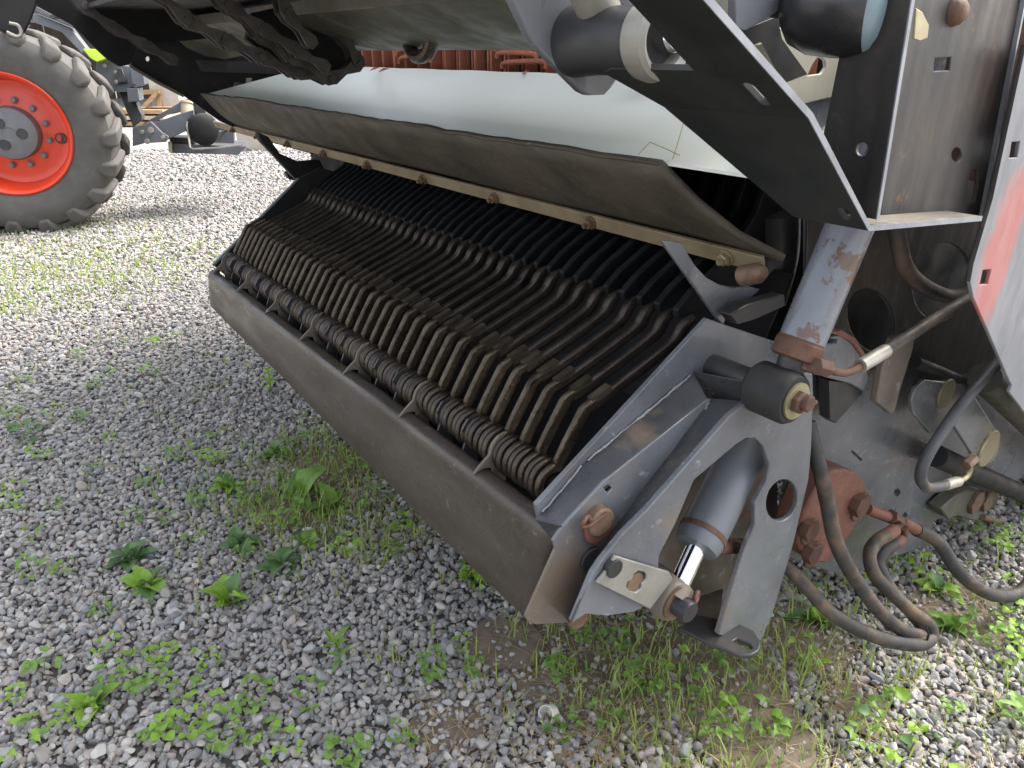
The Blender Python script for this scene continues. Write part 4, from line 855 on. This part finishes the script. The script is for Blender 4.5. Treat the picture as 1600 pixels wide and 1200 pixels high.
mb = MB(); mb.tube([PD(x, y, 5.12) for x, y in [(293, 190), (292, 196), (297, 230), (302, 233), (340, 231), (380, 226), (380, 223)]], .007, 8); tp('wire_loop', mb, 'ferrule')
mb = MB(); mb.tube([PD(x, y, 5.1) for x, y in [(341, 220), (347, 208), (355, 202)]], .012, 8); tp('wire_end', mb, 'trac_dark')
tpoly('tray_post', [(336, 206), (366, 204), (366, 224), (336, 224)], 5.45, .1, 'trac_grey')
tpoly('front_weight', [(330, 196), (364, 196), (366, 222), (332, 222)], 5.75, .2, 'trac_dark')

# ================================================================== BACKGROUND YARD
def box_on_ground(name, px0, px1, ybase, ytop, depth, m, label, cat, t=None, parts=()):
    p = PZ(px0, ybase); q = PZ(px1, ybase); return p, q
p = PZ(300, 196); 
blk = thing('concrete_block', 'beige concrete block standing behind the tractor linkage', 'block', PZ(386, 236))
t_ = (PZ(386, 236) - CAMP).dot(FV)
mb = MB(); c = PZ(386, 237); mb.poly([c + RV * -.12 + Vector((0, 0, 0)), c + RV * .30, c + RV * .27 + Vector((0, 0, .38)), c + RV * -.10 + Vector((0, 0, .38))], FV * .5)
o = part('block_body', mb, 'concrete', blk, bevel=.02); o.matrix_parent_inverse = Matrix.Translation(-PZ(386, 236))
mb = MB(); mb.poly([c + RV * -.08 + Vector((0, 0, .38)), c + RV * .25 + Vector((0, 0, .38)), c + RV * .22 + Vector((0, 0, .42)), c + RV * -.05 + Vector((0, 0, .42))], FV * .45)
o = part('block_top', mb, 'concrete', blk, bevel=.01); o.matrix_parent_inverse = Matrix.Translation(-PZ(386, 236))
# open shed at the back of the yard
base = PZ(245, 176); base.z = 0
shed = thing('open_shed', 'dark open timber shed at the back of the yard', 'shed', base)
def sp(name, mb, m, ang=35):
    o = part(name, mb, m, shed, None, .01); o.matrix_parent_inverse = Matrix.Translation(-base); return o
RZ = Matrix(((RV.x, FV.x, 0), (RV.y, FV.y, 0), (0, 0, 1)))
for k in range(40):
    mb = MB(); mb.box(base + FV * (5 + .02 * (k % 3)) + RV * (-16 + k * .5) + Vector((0, 0, 2.2)), (.48, .05, 4.4), RZ); sp('wall_board', mb, 'wood_dark')
mb = MB(); mb.box(base + FV * 2.2 + RV * -6 + Vector((0, 0, 4.4)), (21, 6.4, .12), RZ); sp('roof', mb, 'wood_dark')
for k in range(5):
    mb = MB(); mb.box(base + FV * .2 + RV * (-12.2 + 3.05 * k) + Vector((0, 0, 2.2)), (.2, .2, 4.4), RZ); sp('post', mb, 'wood_dark')
# timber trestle, red post, pallets in front of the shed
tb = PZ(238, 186); tr_t = thing('timber_trestle', 'pale timber trestle in front of the dark shed', 'trestle', tb)
def lp(parent, name, mb, m, b0):
    o = part(name, mb, m, parent, None, .004); o.matrix_parent_inverse = Matrix.Translation(-b0); return o
tt = (tb - CAMP).length / ray(238, 186).length
def bar(px0, px1, t, r): 
    mb = MB(); mb.tube([PD(*px0, t), PD(*px1, t)], r, 4, ref=(0, 0, 1)); return mb
lp(tr_t, 'beam', bar((205, 145), (250, 143), tt, .055), 'wood', tb); lp(tr_t, 'brace', bar((244, 146), (214, 178), tt, .05), 'wood', tb); lp(tr_t, 'leg', bar((207, 148), (206, 186), tt + .1, .05), 'wood', tb); lp(tr_t, 'leg', bar((249, 146), (250, 186), tt + .1, .05), 'wood', tb)
rb = PZ(262, 184); t2 = (rb - CAMP).length / ray(262, 184).length
mb = bar((260, 184), (259, 100), t2, .10); rp = thing('red_post', 'red painted steel post beside the timber trestle', 'post', rb); lp(rp, 'shaft', mb, 'red_post', rb)
mb = MB(); mb.box(rb + Vector((0, 0, .02)), (.36, .36, .04)); lp(rp, 'foot_plate', mb, 'red_post', rb)
gb = PZ(278, 184); gp = thing('grey_cabinet', 'pinkish grey cabinet beside the red post', 'cabinet', gb)
mb = MB(); mb.box(gb + Vector((0, .3, .75)), (.5, .5, 1.5), RZ); lp(gp, 'body', mb, 'concrete', gb); mb = MB(); mb.box(gb + Vector((0, .3, 1.53)), (.56, .56, .06), RZ); lp(gp, 'lid', mb, 'trac_grey', gb)
for i, (x, y, w_, lab) in enumerate([(228, 196, .9, 'low stack of pale boards lying under the timber trestle'), (255, 194, .5, 'short pale crate beside the low stack of boards')]):
    b0 = PZ(x, y); st = thing('board_stack' if i == 0 else 'wooden_crate', lab, 'boards' if i == 0 else 'crate', b0)
    for k in range(3):
        mb = MB(); mb.box(b0 + Vector((0, 0, .05 + .09 * k)), (w_, .6, .06), RZ); lp(st, 'board', mb, 'tan' if k % 2 else 'wood', b0)

# ================================================================== PLANTS
def leaf_mesh(name, kind, m, L=1.0, arch=.35):
    mb = MB(); n = 12
    widths = {'ovate': lambda s: .30 * math.sin(PI * min(1, s * 1.02) ** .75) ** .9 if s > .12 else .03, 'lance': lambda s: .13 * math.sin(PI * s ** .8) + .012, 'round': lambda s: .42 * math.sin(PI * max(0, (s - .25) / .75)) ** .6 if s > .27 else .02,
              'lobed': lambda s: (.34 * math.sin(PI * s ** .8) * (.72 + .28 * abs(math.cos(s * 11)))) if s > .1 else .03}
    wf = widths[kind]; vs = []; fs = []
    for i in range(n + 1):
        s = i / n; x = s * (1 - .12 * s * arch); z = arch * (s * 1.1 - 1.25 * s * s); w_ = max(0.004, wf(s)); w_ = abs(w_)
        for k in (-1, -.5, 0, .5, 1):
            vs.append((x, k * w_, z + abs(k) * w_ * .35 + .014 * math.sin(s * 9 + k * 3)))
    for i in range(n):
        for k in range(4): fs.append((i * 5 + k, i * 5 + k + 1, i * 5 + 6 + k, i * 5 + 5 + k))
    mb.add(vs, fs); return mb.mesh(name, m, True, 80)
LV = {}
for kind in ('ovate', 'lance', 'round', 'lobed'):
    for mm in ('leaf', 'leaf_bright', 'leaf_dark'):
        LV[kind, mm] = [leaf_mesh('leaf', kind, M[mm], 1, a) for a in (.15, .45, .8)]
rp_ = random.Random(21)
def stem_mesh(h, m, lean):
    mb = MB(); mb.tube([(0, 0, -.005), (lean[0] * .4, lean[1] * .4, h * .5), (lean[0], lean[1], h)], [h * .022 + .0006, h * .016 + .0005, h * .01 + .0004], 6); return mb.mesh('stem', M[m])
def add_leaf(root_, kind, mm, loc, az, el, size, roll=0):
    o = bpy.data.objects.new('leaf', rp_.choice(LV[kind, mm])); C.objects.link(o); o.parent = root_; o.location = loc
    o.rotation_euler = (roll, -el, az); o.scale = (size, size, size)
def plant(x, y, typ, size, label, group=None, mm=None):
    p = PZ(x, y); h = size
    lean = (rp_.uniform(-.15, .15) * h, rp_.uniform(-.15, .15) * h)
    mm = mm or rp_.choice(['leaf', 'leaf', 'leaf_bright'])
    if typ in ('plantain', 'broad'):
        o = link('weed_plant', stem_mesh(h * .12, mm, (0, 0)), None, None, p)
        n = rp_.randint(10, 14)
        for k in range(n):
            az = 2.4 * k + rp_.uniform(-.3, .3); el = rp_.uniform(.05, .55) if k > 2 else rp_.uniform(.7, 1.1)
            add_leaf(o, 'lance' if (typ == 'plantain' and rp_.random() < .4) else 'ovate', mm if rp_.random() < .7 else 'leaf_dark', (0, 0, h * .05), az, el, h * rp_.uniform(.4, .95), rp_.uniform(-.3, .3))
    elif typ == 'sprout':
        o = link('weed_plant', stem_mesh(h, mm, lean), None, None, p)
        for k in range(rp_.randint(8, 11)):
            s = .3 + .7 * k / 10
            add_leaf(o, 'lance', mm, (lean[0] * s, lean[1] * s, h * s), 2.4 * k, rp_.uniform(.1, .8), h * rp_.uniform(.4, .6))
    elif typ == 'bush':
        o = link('weed_plant', stem_mesh(h * .5, mm, (0, 0)), None, None, p)
        for k in range(rp_.randint(16, 22)):
            s = rp_.random(); az = rp_.random() * 6.28; rr = h * .5 * rp_.random()
            add_leaf(o, rp_.choice(['ovate', 'lobed', 'lance']), mm if rp_.random() < .75 else 'leaf_dark', (rr * math.cos(az), rr * math.sin(az), h * (.08 + .5 * s)), az + rp_.uniform(-.6, .6), rp_.uniform(-.2, .8), h * rp_.uniform(.3, .5))
    elif typ == 'bind':
        o = link('weed_plant', stem_mesh(h * .3, mm, lean), None, None, p)
        for k in range(rp_.randint(9, 13)):
            az = rp_.random() * 6.28; rr = h * rp_.uniform(.1, .9)
            add_leaf(o, rp_.choice(['ovate', 'ovate', 'lobed']), mm if rp_.random() < .7 else 'leaf_dark', (rr * math.cos(az), rr * math.sin(az), h * rp_.uniform(.12, .55)), az + rp_.uniform(-1, 1), rp_.uniform(-.4, .5), h * rp_.uniform(.16, .42), rp_.uniform(-.5, .5))
    else:   # clover / sprig: small leaflets on thin stalks
        o = link('weed_plant', stem_mesh(h * .6, mm, lean), None, None, p)
        for k in range(rp_.randint(5, 8)):
            az = 2.4 * k + rp_.uniform(-.5, .5); rr = h * rp_.uniform(.15, .55); zz = h * rp_.uniform(.3, .85)
            for q in range(3 if typ == 'clover' else 2):
                add_leaf(o, 'round' if typ == 'clover' else rp_.choice(['ovate', 'lobed']), mm, (rr * math.cos(az), rr * math.sin(az), zz), az + (q - 1) * 1.6 + (.8 if typ != 'clover' else 0), rp_.uniform(-.1, .4), h * rp_.uniform(.22, .36))
    o.rotation_euler.z = rp_.random() * 6.28
    tag(o, label, 'weed', group); return o
NAMED = [
 (40, 692, 'bush', .085, 'dark feathery weed clump on gravel at the left edge'), (424, 615, 'sprout', .085, 'bright upright sprout with pointed leaves just left of the trough'),
 (430, 715, 'plantain', .10, 'topmost flat plantain rosette of the patch below the trough'), (472, 782, 'plantain', .14, 'largest broad-leaved plantain in the patch left of the trough'),
 (360, 768, 'plantain', .085, 'pale plantain at the left end of the green patch'), (520, 798, 'plantain', .10, 'plantain touching the right side of the largest plantain'),
 (375, 858, 'plantain', .095, 'dark plantain rosette below the green patch on the left'), (440, 890, 'plantain', .085, 'small dark plantain just above the bare gravel centre'),
 (480, 858, 'plantain', .085, 'folded plantain rosette on the lower right of the green patch'), (362, 945, 'plantain', .095, 'lone plantain rosette with long leaves below the green patch'),
 (205, 880, 'plantain', .085, 'flat dark plantain on gravel at mid left'), (232, 922, 'plantain', .09, 'grey-green plantain just below another at mid left'),
 (742, 912, 'bush', .075, 'bright leafy weed hidden under the lower edge of the trough'), (146, 1108, 'plantain', .08, 'yellow-green broad-leaved seedling near the lower left corner'),
 (535, 1045, 'sprout', .075, 'leafy sprig on the gravel at bottom centre left'), (290, 1160, 'clover', .075, 'lobed clover-like weed at the bottom left'),
 (626, 1163, 'clover', .045, 'small neat clover weed near the bottom centre'), (880, 1142, 'bush', .055, 'small leafy weed beside the white plastic tube'),
 (1040, 1045, 'bind', .12, 'sprawling green bindweed below the slotted flange'), (1110, 1085, 'bind', .11, 'bindweed spreading right of centre at the bottom'),
 (1180, 1120, 'bind', .10, 'clump of broad green leaves in the lower right weed bed'), (1275, 975, 'broad', .085, 'bright broad-leaved weed behind the lowest hose loop'),
 (1400, 1165, 'bind', .11, 'leafy clump at the bottom right on gravel'), (1560, 975, 'bind', .10, 'broad-leaved weed below the thick hose at the right edge'),
 (1480, 985, 'broad', .07, 'small weed just right of the hose tie'), (1465, 928, 'broad', .075, 'yellow-green weed under the thick curving hose'), (1590, 1130, 'bush', .08, 'grassy weed at the right edge near the bottom')]
for x, y, typ, s, lab in NAMED: plant(x, y, typ, s * (.95 if typ == 'plantain' else .85 if typ == 'bind' else 1), lab, None, 'leaf_bright' if 'bright' in lab or 'yellow' in lab else ('leaf_dark' if 'dark' in lab else None))
MANY = {
 'small green sprig scattered on the open gravel at left': [(85, 652, .05), (65, 725, .06), (235, 588, .05), (243, 545, .05), (276, 540, .05), (285, 722, .06), (340, 695, .06), (230, 770, .06), (25, 775, .05), (90, 800, .04), (170, 595, .045), (150, 610, .045), (20, 800, .05), (265, 820, .05), (175, 690, .035), (300, 860, .05), (130, 660, .04), (195, 540, .035), (330, 610, .035), (310, 800, .05), (150, 740, .045), (60, 850, .05), (210, 820, .045), (120, 560, .035), (40, 600, .04), (255, 660, .04), (330, 560, .03), (20, 660, .05)],
 'tiny bright weed between stones at the lower left': [(55, 905, .06), (105, 900, .05), (70, 1060, .06), (235, 1090, .06), (215, 1060, .06), (320, 1125, .06), (360, 1165, .06), (410, 1155, .055), (440, 1180, .055), (400, 1100, .05), (480, 1100, .055), (550, 1195, .06), (70, 1150, .05), (20, 1195, .07), (120, 1130, .05), (180, 1075, .05), (260, 1040, .05), (250, 1160, .045), (30, 1100, .04), (170, 1020, .04), (290, 1095, .05), (165, 960, .04), (330, 1040, .04)],
 'low weed in the green patch left of the trough': [(330, 730, .06), (395, 790, .06), (545, 875, .06), (560, 810, .06), (630, 835, .05), (595, 790, .05), (500, 740, .06), (540, 720, .05), (455, 820, .06), (390, 880, .05), (610, 870, .04), (470, 700, .05), (575, 770, .04), (560, 740, .05), (420, 830, .06)],
 'small weed in the soil strip at bottom centre': [(680, 1060, .05), (780, 995, .06), (950, 1140, .05), (930, 1060, .06), (720, 1020, .04), (830, 1080, .05), (870, 1060, .05), (1000, 1140, .05), (960, 1010, .06), (1060, 1180, .06), (1120, 1160, .06), (1000, 1000, .07), (905, 1010, .05), (860, 1005, .05), (740, 1060, .04), (1085, 1030, .07), (1150, 1050, .07), (1060, 1110, .06), (1010, 1080, .06)],
 'weed among the grass at lower right': [(1200, 1160, .07), (1230, 1110, .06), (1340, 1170, .06), (1450, 1185, .07), (1370, 1130, .06), (1300, 1010, .07), (1260, 1040, .06), (1240, 960, .07), (1480, 1120, .04), (1520, 1070, .04), (1250, 930, .05)],
 'weed on the gravel beyond the hoses at right': [(1590, 1000, .07), (1575, 1035, .06), (1400, 890, .05), (1545, 850, .06), (1500, 840, .06), (1590, 855, .06), (1330, 920, .06), (1440, 910, .06), (1520, 950, .06), (1575, 930, .05), (1530, 1000, .06), (1590, 810, .05), (1560, 870, .05)]}
for lab, lst in MANY.items():
    ORD = 'leftmost,second,third,fourth,fifth,sixth,seventh,eighth,ninth,tenth,eleventh,twelfth,thirteenth,fourteenth,fifteenth,sixteenth,seventeenth,eighteenth,nineteenth,twentieth,twenty-first,twenty-second,twenty-third,twenty-fourth,twenty-fifth,twenty-sixth,twenty-seventh,twenty-eighth,twenty-ninth,thirtieth'.split(',')
    if 'soil strip' in lab or 'among the grass' in lab: lst = lst[::2]
    for k, (x, y, s) in enumerate(sorted(lst)):
        nm = lab + (', leftmost of its kind' if k == 0 else ', rightmost of its kind' if k == len(lst) - 1 else ', %s from the left' % ORD[k])
        plant(x, y, rp_.choice(['clover', 'sprig', 'sprig']), s * 1.1, nm, lab)
# grass blades and dry straw (stuff)
def blades(name, spots, m, hmin, hmax, wid, lab, lie=False):
    mb = MB()
    for (x, y, rad_, n) in spots:
        c = PZ(x, y)
        for k in range(n):
            a = rp_.random() * 6.28; rr = rad_ * math.sqrt(rp_.random()); bx, by = c.x + rr * math.cos(a), c.y + rr * math.sin(a)
            h = rp_.uniform(hmin, hmax); az = rp_.random() * 6.28; ln = rp_.uniform(.15, .8) * h; w_ = wid * rp_.uniform(.6, 1.3)
            if lie: ln = h; h = rp_.uniform(.004, .018)
            d = Vector((math.cos(az), math.sin(az), 0)); s_ = Vector((-d.y, d.x, 0)) * w_
            p0 = Vector((bx, by, .004 + (.01 * rp_.random() if lie else 0))); p1 = p0 + d * ln * .35 + Vector((0, 0, h * .6)); p2 = p0 + d * ln + Vector((0, 0, h * (.95 if not lie else .3)))
            mb.add([p0 - s_, p0 + s_, p1 + s_ * .8, p1 - s_ * .8, p2], [(0, 1, 2, 3), (3, 2, 4)])
    me = bpy.data.meshes.new(name); me.from_pydata([tuple(q) for q in mb.v], [], mb.f); me.materials.append(M[m])
    o = link(name, me); struct(o, 'stuff'); o['label'] = lab; o['category'] = name.replace('_', ' '); return o
G = [(480, 790, .16, 260), (520, 730, .16, 220), (430, 800, .12, 130), (560, 800, .14, 130), (610, 860, .10, 60), (990, 1030, .16, 160), (1060, 1060, .2, 300), (1130, 1090, .2, 320), (1180, 1150, .2, 260), (1250, 985, .14, 260), (1220, 1030, .12, 160), (1400, 1045, .06, 70), (1370, 1165, .13, 160), (1440, 1170, .10, 90), (1600, 1120, .10, 170), (920, 1040, .10, 60), (860, 1000, .08, 50), (825, 1000, .05, 24), (580, 1060, .06, 18), (665, 1010, .05, 14), (1040, 1180, .12, 90), (780, 1090, .1, 40), (530, 850, .1, 50), (740, 910, .07, 40), (1330, 930, .1, 60), (1500, 860, .2, 120), (1560, 990, .2, 130), (700, 1090, .12, 30), (1120, 1150, .18, 200), (930, 1110, .14, 80)]
G = [(x, y, r_ * 1.15, int(n * (.75 if x < 650 else .55))) for x, y, r_, n in G] + [(430, 740, .25, 140), (540, 690, .22, 180), (600, 830, .16, 90), (350, 780, .2, 70), (400, 880, .2, 50), (290, 740, .3, 50), (500, 880, .2, 50), (230, 600, .5, 60), (100, 640, .5, 50)]
blades('grass', G, 'grass', .025, .075, .0016, 'thin green grass growing through the gravel near the machine')
GF = [(60, 395, .7, 900), (170, 400, .5, 500), (250, 405, .4, 330), (40, 450, .45, 500), (130, 440, .45, 420), (100, 370, .4, 260), (215, 460, .3, 160), (320, 400, .3, 140), (10, 480, .3, 160), (80, 470, .3, 200), (230, 440, .3, 120), (150, 520, .2, 40), (50, 350, .3, 100), (0, 420, .4, 300), (230, 330, .5, 160), (200, 350, .4, 160), (330, 430, .2, 60)]
GF = [(x, y, r_ * 1.1, int(n * .45)) for x, y, r_, n in GF]
blades('distant_grass', GF, 'grass', .02, .06, .003, 'sparse low grass on the gravel by the tractor wheel')
S = [(500, 760, .26, 330), (540, 700, .24, 300), (470, 800, .2, 160), (590, 800, .2, 160), (880, 1050, .2, 150), (960, 1090, .25, 220), (1100, 1120, .3, 240), (700, 1140, .1, 70), (1250, 1010, .2, 90), (1350, 1110, .25, 130), (1500, 960, .2, 80), (960, 1185, .12, 160), (820, 1190, .12, 50), (1500, 1080, .4, 110), (300, 900, .5, 50), (600, 950, .4, 40), (200, 1080, .4, 30), (110, 400, .6, 140), (620, 820, .2, 60), (1020, 1190, .12, 60)]
blades('dry_straw', S, 'straw', .03, .09, .0009, 'dry straw strands lying on the soil and stones', True)
# broken plastic tube among the weeds
p = PZ(856, 1128); ob = thing('plastic_tube', 'broken off-white plastic tube end lying in the weeds at bottom centre', 'tube', p)
mb = MB(); axp = Vector((-.75, -.1, .45)).normalized(); mb.lathe([(.010, -.014), (.0165, -.012), (.0175, .004), (.0165, .008), (.0150, .008), (.0142, -.008)], p + Vector((0, 0, .018)), axp, 24, True)
o = part('rim', mb, 'shell', ob); o.matrix_parent_inverse = Matrix.Translation(-p)
mb = MB(); mb.lathe([(0, -.014), (.0105, -.014), (.0105, -.012), (0, -.012)], p + Vector((0, 0, .018)), axp, 24); o = part('base', mb, 'shell', ob); o.matrix_parent_inverse = Matrix.Translation(-p)
bpy.context.view_layer.update()
